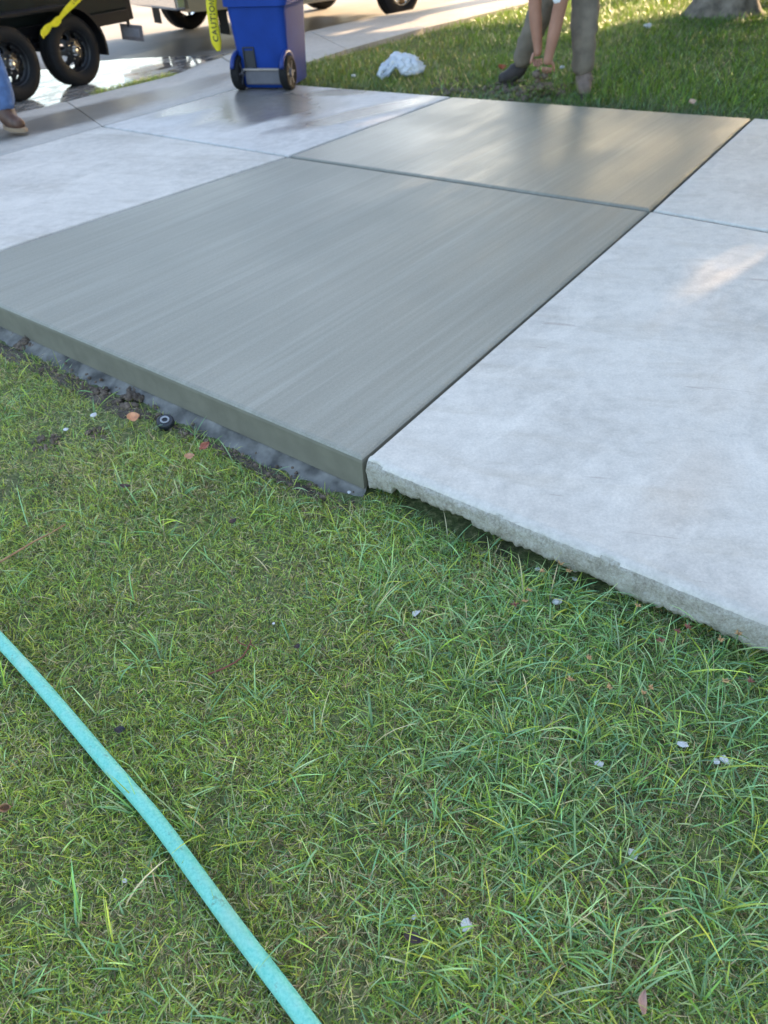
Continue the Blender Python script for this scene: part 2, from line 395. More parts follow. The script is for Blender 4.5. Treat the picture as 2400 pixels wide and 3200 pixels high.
# broken lip of the old white panel: rounded top, ragged underside, hollow beneath
def broken_edge():
    bm = bmesh.new(); a = BD + AXH * 0.007; b = DR; L = (b - a).length; d = (b - a).normalized(); out = Vector((d.y, -d.x, 0))
    N = 330; rows = []
    prof = [(-0.0305, -0.0003), (-0.024, -0.0012), (-0.016, -0.0035), (-0.009, -0.0075), (-0.003, -0.0135), (0.001, -0.021), (0.002, -0.03), (0.002, -0.045), (0.0, -0.06), (-0.002, -0.075), (-0.006, -0.09), (-0.05, -0.094), (-0.13, -0.085)]
    for i in range(N + 1):
        s = L * i / N; p = a + d * s
        depth = 0.102 + 0.020 * nz((s, 0, 0), 6, 2) + 0.012 * nz((s, 1, 0), 17, 5) + 0.006 * nz((s, 1, 0), 55, 1)
        if s < 0.10: depth += 0.025 * (1 - s / 0.10)
        elif s < 0.40: depth -= 0.022
        chip = max(0.0, 0.5 - abs(s - 0.03) / 0.08) * 0.02 + max(0, nz((s, 7, 0), 9, 3) - 0.25) * 0.02
        row = []
        for j, (o_, z) in enumerate(prof):
            zz = z * depth / 0.09 if j > 5 else z
            amp = 0.0 if j < 3 else (0.0015 if j < 5 else 0.006)
            n_ = nz((s, z * 3, 0), 24, 11) * amp * 1.3 + nz((s, z * 3, 0), 85, 8) * amp * 1.1
            oo = o_ + n_ - (chip if j > 2 else 0)
            zz = zz - (chip * 0.5 if 2 < j < 6 else 0) + (nz((s, j, 0), 40, 6) * 0.004 if j > 7 else 0)
            row.append(bm.verts.new(p + out * oo + Vector((0, 0, zz))))
        rows.append(row)
    for r0, r1 in zip(rows, rows[1:]):
        for j in range(len(prof) - 1): bm.faces.new((r0[j], r0[j + 1], r1[j + 1], r1[j]))
    bm.faces.new(rows[0]); 
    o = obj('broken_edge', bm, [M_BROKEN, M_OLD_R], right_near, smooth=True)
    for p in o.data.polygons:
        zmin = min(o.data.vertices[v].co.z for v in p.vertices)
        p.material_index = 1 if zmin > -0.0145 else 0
    return o
broken_edge()
# grit packed in the joints
M_GRIT = mat_soil('joint_grit', (0.035, 0.030, 0.026), (0.12, 0.105, 0.09))
def joint(a, b, wd, z=-0.013):
    d = (b - a).normalized(); o_ = Vector((-d.y, d.x, 0)) * wd; n = 60; bm = bmesh.new(); rows = []
    for i in range(n + 1):
        p = a.lerp(b, i / n) + Vector((0, 0, z + 0.003 * nz((i * .37, wd, 0), 1, 2))); rows.append((bm.verts.new(p - o_), bm.verts.new(p + o_)))
    for r0, r1 in zip(rows, rows[1:]): bm.faces.new((r0[0], r1[0], r1[1], r0[1]))
    obj('joint_filler', bm, M_GRIT, drive)
joint(CB + (CR - CB) * 0.012, CR, 0.021); joint(CF + (CA - CF) * 0.01, CA + (CF - CA) * 0.01, 0.0135); joint(CA + (CB - CA) * 0.01, CB + (CA - CB) * 0.01, 0.0135, -0.017)
# rough spill of concrete under the new face
def footing():
    bm = bmesh.new(); a = AD; b = BD - AXH * 0.01; L = (b - a).length; d = (b - a).normalized(); out = Vector((d.y, -d.x, 0)); N = 220; rows = []
    for i in range(N + 1):
        s = L * i / N; p = a + d * s
        wd = (0.068 + 0.032 * nz((s, 0, 0), 3.2, 7) + 0.020 * nz((s, 0, 0), 15, 2) + 0.012 * nz((s, 0, 0), 40, 5)) * min(1, 0.15 + (L - s) / 0.14)
        row = []
        for j in range(7):
            f = j / 6
            z = -0.119 - 0.044 * f + 0.006 * nz((s, f * .3, 0), 14, 4) + 0.002 * nz((s, f * .3, 0), 70, 9)
            row.append(bm.verts.new(p + out * (-0.03 + (wd + 0.03) * f + 0.004 * nz((s, f, 0), 40, 1)) + Vector((0, 0, z))))
        rows.append(row)
    for r0, r1 in zip(rows, rows[1:]):
        for j in range(6): bm.faces.new((r0[j], r0[j + 1], r1[j + 1], r1[j]))
    return obj('concrete_footing', bm, M_FOOT, drive, smooth=True)
footing()

# pavement with the dropped kerb, falling to the gutter
walk = empty('pavement', (0, 0, 0)); walk['kind'] = 'structure'
def kerb_panel(pts_in, pts_out, mat, parent, label=None, drop=0.15):
    """a panel between the lawn side line and the kerb line, with the rounded kerb nose"""
    bm = bmesh.new(); n = len(pts_in); rows = []
    for p, q in zip(pts_in, pts_out):
        d = (q - p); dn = Vector((d.x, d.y, 0)).normalized()
        row = [p + Vector((0, 0, -0.1)), p + Vector((0, 0, -0.004)), p + dn * 0.006]
        for k in range(1, 5): row.append(p + d * (k / 5))
        row += [q - dn * 0.03, q - dn * 0.012 + Vector((0, 0, -0.006)), q + Vector((0, 0, -0.022)), q + dn * 0.01 + Vector((0, 0, -max(0.024, drop + q.z)))]
        rows.append([bm.verts.new(v) for v in row])
    for r0, r1 in zip(rows, rows[1:]):
        for j in range(len(r0) - 1): bm.faces.new((r0[j], r0[j + 1], r1[j + 1], r1[j]))
    bm.faces.new(rows[0]); bm.faces.new(rows[-1][::-1])
    o = obj('panel', bm, mat, parent)
    if label: o['label'] = label
    return o
def lerp(a, b, n): return [a + (b - a) * (i / (n - 1)) for i in range(n)]
Z_AP = -0.085
gl = [at(-700, 530, Z_AP), at(130, 333, Z_AP), at(250, 305, Z_AP)]
kerb_panel([FD - AXW * 0.4, at(-300, 575), CF - AXW * 0.004], [at(-900, 580, Z_AP), at(-420, 465, Z_AP), at(205, 316, Z_AP)], M_WALK, walk, 'damp pavement panel sloping to the gutter')
kerb_panel(lerp(CF + AXW * 0.004, FE, 4), [at(209, 315, Z_AP), at(333, 284, Z_AP), at(535, 236, -0.06), at(690, 178, -0.015)], M_WALK, walk, 'grey pavement panel behind the bin')
wl = [FE + AXW * 0.01, at(962, 193), at(1082, 154), at(1203, 120), at(1323, 87), at(1450, 57), at(1641, 10)]
wr = [at(694, 176, -0.012), at(800, 139), at(966, 96), at(1085, 70), at(1200, 46), at(1330, 20), at(1480, -12)]
kerb_panel(wl[:3], wr[:3], M_WALK, walk); kerb_panel([p + AXW * 0.012 for p in wl[2:3]] + wl[3:5], [p + AXW * 0.012 for p in wr[2:3]] + wr[3:5], M_WALK, walk)
kerb_panel([wl[4] + AXW * 0.012, wl[5], wl[6]], [wr[4] + AXW * 0.012, wr[5], wr[6]], M_WALK, walk)
e1 = wl[6] + AXW * 30; e2 = wr[6] + AXW * 30
kerb_panel([wl[6] + AXW * 0.012, e1], [wr[6] + AXW * 0.012, e2], M_WALK, walk)
s1, s2 = FD - AXW * 0.42, at(-900, 580, Z_AP) - AXW * 0.02
kerb_panel([s1 - AXW * 25, s1], [s2 - AXW * 25, s2], M_WALK, walk)
# standing water in the gutter
def water():
    bm = bmesh.new(); a = []; b = []
    for i in range(60):
        t = 0.5 + 9.0 * i / 59
        a.append(bm.verts.new(qt(-7.15 + 0.0 * nz((t, 0, 0), 1.3), t, -0.1345)))
        wide = 1.75 / (1 + math.exp((t - 7.0) * 4))
        b.append(bm.verts.new(qt(-8.2 - wide - 0.30 * nz((t, 3, 0), 0.9) - 0.10 * nz((t, 9, 0), 4), t, -0.1345)))
    for i in range(59): bm.faces.new((a[i], a[i + 1], b[i + 1], b[i]))
    o = obj('puddle', bm, M_WATER); o['kind'] = 'structure'
water()

# ------------------------------------------------------------------ trees that shade the drive
M_BARK = simple('bark', (0.15, 0.125, 0.10), 0.9, var=0.45, nscale=9, bump=0.9)
def mat_leaf():
    m = NT('tree_leaf'); v = m.coord(); a = m.noise(v, 1.6, 3)
    c = m.ramp(a, [(0.35, (0.035, 0.065, 0.018)), (0.65, (0.085, 0.125, 0.035))]); m.col(c); m.set(Roughness=0.5)
    tr = m.n('BsdfTranslucent'); mx = m.n('MixShader'); mx.inputs[0].default_value = 0.3
    m.l(c, tr.inputs['Color']); m.l(m.b.outputs[0], mx.inputs[1]); m.l(tr.outputs[0], mx.inputs[2]); m.l(mx.outputs[0], m.out.inputs[0]); return m.m
M_LEAF = mat_leaf()
SUNLIT = [(at(2410, 790), 0.27), (at(2460, 710), 0.26), (at(2345, 885), 0.24), (at(2410, 640), 0.20), (at(2290, 378), 0.26), (at(2385, 395), 0.28), (at(2400, 1230), 0.10), (at(1080, 400), 0.22), (at(1230, 440), 0.20), (at(1330, 480), 0.18), (at(1500, 420), 0.22), (at(1420, 540), 0.18), (at(1760, 400), 0.24), (at(1100, 340), 0.18),
          (at(860, 118), 0.16), (at(1150, 90), 0.20), (at(1240, 72), 0.2), (at(1180, 45), 0.25),
          (at(1540, 15), 0.8), (at(1640, 5), 0.8), (at(1930, 30), 0.4), (at(2020, 25), 0.4), (at(2120, 12), 0.45), (at(2345, 40), 0.22), (at(1860, 78), 0.22), (at(1400, 20), 0.5), (at(1720, 30), 0.35)]
def in_sunbeam(c, first=None, skip=0):  # crowns are cut open along the sun's rays to light the SUNLIT spots
    m = np.zeros(len(c), bool); S = np.array(SUN)
    for p, r in (SUNLIT[14:] if first is None else SUNLIT[skip:first]):
        d = c - np.array(p); t = d @ S
        m |= (np.linalg.norm(d - np.outer(t, S), axis=1) < r * 1.15) & (t > 0.5)
    return m
def foliage(name, centers, radii, n, size, parent, seed):
    g = np.random.default_rng(seed); P = []
    for c, r in zip(centers, radii):
        k = int(n * (r ** 2) / sum(q ** 2 for q in radii))
        d = g.normal(size=(k, 3)); d /= np.linalg.norm(d, axis=1)[:, None]
        rr = r * g.uniform(0.35, 1.0, k) ** 0.5
        P.append(np.array(c) + d * rr[:, None] * np.array([1, 1, 0.75]))
    P = np.concatenate(P); P = P[~in_sunbeam(P) & ~(in_sunbeam(P, 7) & (g.random(len(P)) < 0.79)) & ~(in_sunbeam(P, 14, 7) & (g.random(len(P)) < 0.80))]
    n = len(P); u = g.normal(size=(n, 3)); u /= np.linalg.norm(u, axis=1)[:, None]
    v = np.cross(u, g.normal(size=(n, 3))); v /= np.linalg.norm(v, axis=1)[:, None]
    sz = size * g.uniform(0.6, 1.3, n)[:, None]
    q = np.stack([P - u * sz, P + v * sz * 0.45, P + u * sz, P - v * sz * 0.45], 1).reshape(-1, 3)
    me = bpy.data.meshes.new(name)
    me.vertices.add(4 * n); me.vertices.foreach_set('co', q.ravel())
    me.loops.add(4 * n); me.loops.foreach_set('vertex_index', np.arange(4 * n))
    me.polygons.add(n); me.polygons.foreach_set('loop_start', np.arange(n) * 4)
    me.update(); me.validate()
    return link(name, me, M_LEAF, parent)
def trunk_mesh(h, r, roots, seed, wob=0.12):
    bm = bmesh.new(); n = 40; rings = []
    zs = [-0.12, -0.02, 0.06, 0.14, 0.24, 0.36, 0.52, 0.75, 1.1, 1.6, 2.2] + ([h] if h > 2.2 else [])
    ph = [random.uniform(-0.25, 0.25) + 2 * math.pi * k / roots for k in range(roots)]
    for z in zs:
        fl = math.exp(-max(z, -0.05) / 0.24); ring = []
        for k in range(n):
            th = 2 * math.pi * k / n
            lobe = max(math.cos(th - p) for p in ph); lobe = max(0, lobe) ** 5
            rr = r * (1 - 0.10 * z / max(h, 1)) * (1 + 0.10 * nz((math.cos(th), math.sin(th), z * 0.8), 1.8, seed) + 0.05 * nz((math.cos(th), math.sin(th), z), 5, seed))
            rr += r * fl * (0.10 + 0.85 * lobe)
            ring.append(bm.verts.new((math.cos(th) * rr, math.sin(th) * rr, z)))
        rings.append(ring)
    for a, b in zip(rings, rings[1:]):
        for k in range(n): bm.faces.new((a[k], a[(k + 1) % n], b[(k + 1) % n], b[k]))
    bm.faces.new(rings[-1]); return bm
def tree(loc, r, h, roots, crown, leaves, size, label, seed, rz=0.0):
    t = empty('shade_tree', loc, 0, True); tag(t, label, 'tree', 'trees along the lawns')
    bm = trunk_mesh(h, r, roots, seed)
    bmesh.ops.rotate(bm, verts=bm.verts[:], matrix=Matrix.Rotation(rz, 3, 'Z'))
    bmesh.ops.translate(bm, verts=bm.verts[:], vec=Vector(loc))
    obj('trunk', bm, M_BARK, t, smooth=True)
    cs = [(loc[0] + x, loc[1] + y, loc[2] + z) for x, y, z, q in crown]
    for c in cs[:6]:
        bm = bmesh.new(); a = Vector(loc) + Vector((0, 0, h - 0.25)); b = Vector(c); mid = (a + b) / 2 + Vector((0, 0, -0.25))
        tube(bm, [a, a.lerp(mid, .5) + Vector((0, 0, .1)), mid, b], [r * 0.55, r * .42, r * 0.3, r * 0.1], 9); obj('limb', bm, M_BARK, t, smooth=True)
    foliage('crown', cs, [q for *_, q in crown], leaves, size, t, seed); return t
def crown(n, R_, z0, z1, rr, seed, sq=1.0):
    g = random.Random(seed); out = []
    for i in range(n):
        a = i * 2.4; d = R_ * math.sqrt((i + 0.5) / n)
        out.append((math.cos(a) * d, math.sin(a) * d * sq, g.uniform(z0, z1) - 0.12 * d, rr * g.uniform(0.8, 1.2)))
    return out
tl_ = at(2255, 48, FAR_Z)
tree(tl_, 0.265, 3.0, 6, crown(20, 3.6, 3.4, 7.6, 1.6, 3), 42000, 0.13, 'broad grey tree trunk with flared roots on the far lawn', 3, 0.6)
def ps(p, s):
    """a point given across and along the sun's bearing"""
    c, s_ = math.cos(SUN_AZ), math.sin(SUN_AZ); return Vector((c * s - s_ * p, s_ * s + c * p, FAR_Z))
tree(ps(-1.2, 12.6), 0.30, 2.8, 5, crown(30, 4.8, 1.9, 7.6, 1.7, 5), 60000, 0.14, 'unseen leafy tree added right of the broad trunk to shade the drive', 5)  # out of view, added so its crown shades the near slabs and lawn
tree(ps(8.7, 16.4), 0.22, 2.4, 5, crown(15, 2.5, 3.0, 7.2, 1.3, 8) + [(0.35, -3.0, 3.7, 1.3), (0.9, -2.3, 4.6, 1.2), (-0.5, -3.6, 3.3, 1.0)], 30000, 0.12, 'unseen tree added farther along the kerb to shade bin and trailer', 8)  # out of view, added for shade; the extra clumps cover the bin
tree(ps(2.6, 19.5), 0.28, 2.6, 5, crown(24, 4.0, 2.4, 6.4, 1.7, 9), 56000, 0.14, 'unseen leafy tree added behind the broad trunk as a shade caster', 9)  # out of view, added to close sun gaps over the drive

# unseen neighbouring house, added beyond the far lawn to cast shade
def house():
    c = qt(4.6, 23.0, FAR_Z); r = empty('house', c, ANG_W); tag(r, 'unseen low stucco house added beyond the far lawn to cast shade', 'house')
    mw = simple('stucco', (0.55, 0.47, 0.36), 0.9, nscale=40, bump=0.3); mr = simple('roof_tile', (0.16, 0.10, 0.075), 0.8, var=0.3, nscale=6)
    mg = simple('house_glass', (0.03, 0.035, 0.04), 0.06); mt = simple('white_trim', (0.75, 0.74, 0.70), 0.5)
    bm = bmesh.new(); box(bm, (0, 0, 1.4), (13, 9, 2.8)); obj('wall', bm, mw, r)
    bm = bmesh.new()
    v = [bm.verts.new(p) for p in ((-7, -5, 2.75), (7, -5, 2.75), (7, 5, 2.75), (-7, 5, 2.75), (-3.2, 0, 4.5), (3.2, 0, 4.5))]
    for f in ((0, 1, 5, 4), (1, 2, 5), (2, 3, 4, 5), (3, 0, 4), (3, 2, 1, 0)): bm.faces.new([v[i] for i in f])
    obj('roof', bm, mr, r)
    for x in (-4.2, 0.2, 4.0):
        bm = bmesh.new(); 
        for s in (-1, 1): box(bm, (x + s * 0.78, 4.53, 1.5), (0.08, 0.1, 1.3)); box(bm, (x, 4.53, 1.5 + s * 0.62), (1.48, 0.1, 0.08))
        f = obj('window', bm, mt, r); bm = bmesh.new(); box(bm, (x, 4.51, 1.5), (1.46, 0.03, 1.15)); obj('pane', bm, mg, f)
house()

# ------------------------------------------------------------------ recycling bin
M_BLUE = simple('blue_plastic', (0.010, 0.042, 0.23), 0.55, var=0.10, nscale=6, spec=0.15)
M_BLUE_D = simple('dark_blue_plastic', (0.008, 0.03, 0.17), 0.5)
M_DKP = simple('dark_plastic', (0.015, 0.018, 0.024), 0.5)
M_GREYP = simple('grey_plastic', (0.10, 0.10, 0.12), 0.5)
def bin_():
    base = at(862, 262); rz = R(-17)
    r = empty('recycling_bin', base, rz); tag(r, 'blue wheeled recycling bin standing on the wet concrete', 'bin')
    # body: tapered rounded box, back (wheel side) faces -Y
    def ring(w_, d, z, y0, rad, n=6):
        pts = []
        for cx, cy, a0 in ((1, 1, 0), (-1, 1, 90), (-1, -1, 180), (1, -1, 270)):
            for k in range(n + 1):
                a = R(a0 + 90 * k / n); pts.append((cx * (w_ / 2 - rad) + rad * math.cos(a), y0 + cy * (d / 2 - rad) + rad * math.sin(a), z))
        return pts
    bm = bmesh.new(); rings = []
    for (w_, d, z, y0, rad) in ((0.47, 0.50, 0.012, 0.01, 0.05), (0.490, 0.53, 0.03, 0.01, 0.06), (0.512, 0.56, 0.30, 0.005, 0.06), (0.548, 0.61, 0.62, 0.0, 0.07), (0.552, 0.615, 0.655, 0.0, 0.07), (0.555, 0.62, 0.657, 0, 0.07), (0.61, 0.67, 0.663, 0, 0.08), (0.61, 0.67, 0.80, 0, 0.08), (0.58, 0.64, 0.805, 0, 0.07)):
        rings.append([bm.verts.new(p) for p in ring(w_, d, z, y0, rad)])
    n = len(rings[0])
    for a, b in zip(rings, rings[1:]):
        for k in range(n): bm.faces.new((a[k], a[(k + 1) % n], b[(k + 1) % n], b[k]))
    bm.faces.new(rings[0][::-1]); bm.faces.new(rings[-1])
    # shallow ribs down the back
    for x in (-0.14, 0.0, 0.14):
        a = bm.verts.new((x - 0.006, -0.332, 0.36)); 
        bm.verts.remove(a)
    o = obj('body', bm, M_BLUE, r, smooth=True); md = o.modifiers.new('edge', 'EDGE_SPLIT'); md.split_angle = R(40)
    bm = bmesh.new(); box(bm, (0, -0.01, 0.825), (0.63, 0.69, 0.045), bevel=0.018); box(bm, (0, 0.03, 0.858), (0.50, 0.54, 0.045), bevel=0.018); obj('lid', bm, M_BLUE, r, smooth=False)
    bm = bmesh.new(); tube(bm, [(-0.26, -0.33, 0.79), (-0.26, -0.39, 0.80), (0.26, -0.39, 0.80), (0.26, -0.33, 0.79)], 0.016, 10); obj('handle', bm, M_BLUE_D, r, True)
    for s in (-1, 1):
        bm = bmesh.new(); x = s * 0.242
        lathe(bm, [(0.04, -0.035), (0.10, -0.035), (0.115, -0.042), (0.133, -0.038), (0.141, -0.025), (0.141, 0.025), (0.133, 0.038), (0.115, 0.042), (0.10, 0.030), (0.04, 0.030)], 36, 'X', (x, -0.258, 0.141))
        wh = obj('wheel', bm, M_BLACK, r, True)
        bm = bmesh.new(); lathe(bm, [(0.0, -0.045), (0.03, -0.045), (0.034, -0.036), (0.034, 0.034), (0.03, 0.046), (0.0, 0.046)], 20, 'X', (x, -0.258, 0.141))
        for k in range(6):
            a = k * math.pi / 3; box(bm, (x, -0.258 + 0.068 * math.cos(a), 0.141 + 0.068 * math.sin(a)), (0.066, 0.07, 0.016), Matrix.Rotation(a, 3, 'X'))
        obj('hub', bm, M_GREYP, wh)
    bm = bmesh.new(); tube(bm, [(-0.22, -0.258, 0.141), (0.22, -0.258, 0.141)], 0.013, 10); obj('axle', bm, M_STEEL, r, True)
    bm = bmesh.new(); box(bm, (-0.0, -0.262, 0.105), (0.36, 0.06, 0.12), bevel=0.012); obj('axle_housing', bm, M_GREYP, r)
    bm = bmesh.new(); box(bm, (-0.0, -0.275, 0.172), (0.37, 0.07, 0.016), bevel=0.005); obj('axle_ledge', bm, simple('pale_ledge', (0.30, 0.26, 0.23), 0.6), r)  # paler ledge along the top of the housing
    # framed slot in the back, its dark panel standing in for recess shade
    bm = bmesh.new()
    for s in (-1, 1): box(bm, (-0.115 + s * 0.052, -0.270, 0.265), (0.012, 0.04, 0.17), bevel=0.003)
    box(bm, (-0.115, -0.270, 0.345), (0.10, 0.04, 0.012), bevel=0.003); box(bm, (-0.115, -0.268, 0.262), (0.094, 0.018, 0.155)); obj('slot', bm, M_DKP, r)
    # moulded wheel arch over the right wheel
    for s in (-1, 1):
        bm = bmesh.new()
        pts = [(s * 0.245, -0.258 + 0.165 * math.cos(a), 0.141 + 0.165 * math.sin(a)) for a in [R(20 + 14 * k) for k in range(11)]]
        tube(bm, pts, 0.022, 8); obj('wheel_arch', bm, M_BLUE_D, r, True)
    return r
BIN = bin_()

# ------------------------------------------------------------------ trailer at the kerb
M_TRL = simple('dark_green_paint', (0.005, 0.010, 0.010), 0.5, var=0.3, nscale=5, spec=0.25)
M_TRB = simple('black_paint', (0.006, 0.006, 0.008), 0.45, spec=0.3)
M_PLATE = simple('dusty_plate', (0.20, 0.17, 0.17), 0.6, var=0.2, nscale=40)
M_YEL = simple('tape_yellow', (0.78, 0.66, 0.02), 0.35, var=0.05)
def tyre_mesh(r, w_, name='tyre', mat=None, parent=None, n=48):
    bm = bmesh.new(); h = w_ / 2; ri = r * 0.60
    prof = [(ri, -h * .80), (ri * 1.06, -h * .98), (r * 0.80, -h * 1.04), (r * .92, -h * .98), (r * 0.975, -h * .82)]
    for k, y in enumerate((-0.62, -0.58, -0.52, -0.20, -0.16, -0.10, 0.10, 0.16, 0.20, 0.52, 0.58, 0.62)):
        groove = k in (1, 4, 7, 10); prof.append((r * (0.965 if groove else 1.0), h * y * 1.2))
    prof += [(r * 0.975, h * .82), (r * .92, h * .98), (r * .80, h * 1.04), (ri * 1.06, h * .98), (ri, h * .80)]
    lathe(bm, prof, n, 'Y'); return obj(name, bm, mat or M_BLACK, parent, True)
def trailer():
    c1 = at(268, 268, -0.14); ax = Vector((math.cos(R(56)), math.sin(R(56)), 0)); mid = c1 - ax * 0.41
    # local x along the kerb, local -y towards the kerb
    r = empty('utility_trailer', (mid.x, mid.y, -0.138), R(56)); tag(r, 'dark tandem axle trailer parked in the wet gutter with yellow tape tied on', 'trailer')
    RW = 0.335; WW = 0.205
    def wheel(x, y, flip):
        wp = bpy.data.objects.new('wheel', None)
        bm = bmesh.new(); s = -1 if flip else 1
        # pressed rim with eight round vents, built as a polar grid with the vents left open
        n = 64; rr = [0.20, 0.195, 0.185, 0.172, 0.158, 0.142, 0.128, 0.112, 0.098, 0.06, 0.045]
        yy = [-0.082, -0.06, -0.03, -0.022, -0.028, -0.036, -0.043, -0.05, -0.055, -0.052, -0.075]
        def skip(i, k): return 3 <= i <= 6 and (k % 8) in ((3, 4) if i in (3, 6) else (2, 3, 4, 5))
        rg = lathe(bm, [(a, -b * 1.0 if flip else b) for a, b in zip(rr, yy)], n, 'Y', skip=skip)
        lathe(bm, [(0.20, 0.085), (0.20, -0.085)], n, 'Y')
        t = tyre_mesh(RW, WW, 'wheel', M_BLACK, r); t.location = (x, y, RW)
        o = obj('rim', bm, M_RIM, t, True); md = o.modifiers.new('s', 'SOLIDIFY'); md.thickness = 0.004
        bm = bmesh.new(); lathe(bm, [(0.0, s * -0.098), (0.022, s * -0.098), (0.027, s * -0.092), (0.031, s * -0.094), (0.036, s * -0.088), (0.036, s * -0.045)], 24, 'Y'); obj('hub_cap', bm, M_STEEL, t, True)
        for k in range(6):
            a = k * math.pi / 3 + 0.2; bm = bmesh.new(); lathe(bm, [(0.0, s * -0.074), (0.008, s * -0.072), (0.011, s * -0.066), (0.011, s * -0.05)], 6, 'Y', (0.076 * math.cos(a), 0, 0.076 * math.sin(a))); obj('lug_nut', bm, M_STEEL, t)
        return t
    for x in (-0.41, 0.41): wheel(x, 0.10, False); wheel(x, 1.80, True)
    bm = bmesh.new(); box(bm, (-0.55, 0.95, 0.98), (4.2, 1.32, 0.80), bevel=0.03); obj('body', bm, M_TRL, r)
    bm = bmesh.new(); box(bm, (0, 0.31, 0.53), (1.75, 0.03, 0.30), bevel=0.004); obj('dark_skirt', bm, M_TRB, r)  # added dark sheet standing in for the shade under the body
    bm = bmesh.new()
    for y in (0.30, 1.60): box(bm, (-0.55, y, 0.53), (4.1, 0.07, 0.12), bevel=0.008)
    for x in (-2.4, -1.2, 0.0, 1.4): box(bm, (x, 0.95, 0.53), (0.06, 1.22, 0.10), bevel=0.006)
    obj('frame', bm, M_TRB, r)
    for x in (-0.41, 0.41):
        bm = bmesh.new(); tube(bm, [(x, 0.12, RW), (x, 1.78, RW)], 0.035, 10); obj('axle', bm, M_TRB, r, True)
    bm = bmesh.new(); 
    for x in (-0.41, 0.41): box(bm, (x, 0.27, 0.42), (0.70, 0.06, 0.035), bevel=0.008)
    box(bm, (0, 0.27, 0.44), (0.16, 0.07, 0.16), bevel=0.01); obj('leaf_spring', bm, M_TRB, r)
    # fender over both wheels: arched sheet with a rolled lip
    bm = bmesh.new(); prof = []
    for k in range(9):
        a = R(150 - 60 * k / 8) + R(30) * (1 - k / 8); prof.append((-0.41 + 0.42 * math.cos(a), RW + 0.415 * math.sin(a)))
    for k in range(13):
        a = R(90 - 104 * k / 12); prof.append((0.41 + 0.42 * math.cos(a), RW + 0.415 * math.sin(a)))
    for y0, y1, dz in ((-0.03, 0.26, 0.0),):
        a = [bm.verts.new((x, y0, z)) for x, z in prof]; b = [bm.verts.new((x, y1, z)) for x, z in prof]; c = [bm.verts.new((0.41 * (1 if x > 0 else -1) * (abs(x) > .41) + (x if abs(x) <= .41 else 0) + (x - (0.41 if x > .41 else -.41 if x < -.41 else x)) * 0.93, y0, RW + (z - RW) * 0.94)) for x, z in prof]
        for i in range(len(prof) - 1): bm.faces.new((a[i], a[i + 1], b[i + 1], b[i])); bm.faces.new((a[i], c[i], c[i + 1], a[i + 1]))
    o = obj('fender', bm, M_TRB, r, True); md = o.modifiers.new('s', 'SOLIDIFY'); md.thickness = 0.004; md2 = o.modifiers.new('e', 'EDGE_SPLIT')
    # rear corner post, lamp, plate hanging under it
    bm = bmesh.new(); box(bm, (1.54, 0.33, 0.70), (0.10, 0.08, 0.44), bevel=0.008); obj('corner_post', bm, M_TRB, r)
    bm = bmesh.new(); box(bm, (1.20, 0.285, 0.86), (0.10, 0.012, 0.035), bevel=0.004); obj('marker_lamp', bm, simple('red_lens', (0.30, 0.01, 0.01), 0.25), r)
    bm = bmesh.new(); box(bm, (1.52, 0.33, 0.46), (0.03, 0.03, 0.10), bevel=0.004); obj('plate_bracket', bm, M_TRB, r)
    bm = bmesh.new(); box(bm, (1.52, 0.30, 0.350), (0.012, 0.31, 0.165), Matrix.Rotation(R(12), 3, 'Z') @ Matrix.Rotation(R(4), 3, 'X'), bevel=0.004); o = obj('licence_plate', bm, M_PLATE, r)
    bm = bmesh.new(); box(bm, (1.513, 0.302, 0.350), (0.012, 0.22, 0.09), Matrix.Rotation(R(12), 3, 'Z') @ Matrix.Rotation(R(4), 3, 'X'), bevel=0.003); obj('plate_emboss', bm, simple('plate_face', (0.27, 0.25, 0.26), 0.6), o)
    # tongue and coupler at the far end
    bm = bmesh.new(); tube(bm, [(-2.55, 0.4, 0.53), (-3.7, 0.95, 0.5)], 0.04, 8); tube(bm, [(-2.55, 1.5, 0.53), (-3.7, 0.95, 0.5)], 0.04, 8); box(bm, (-3.8, 0.95, 0.5), (0.3, 0.1, 0.1), bevel=0.02); obj('tongue', bm, M_TRB, r)
    return r
TRL = trailer()

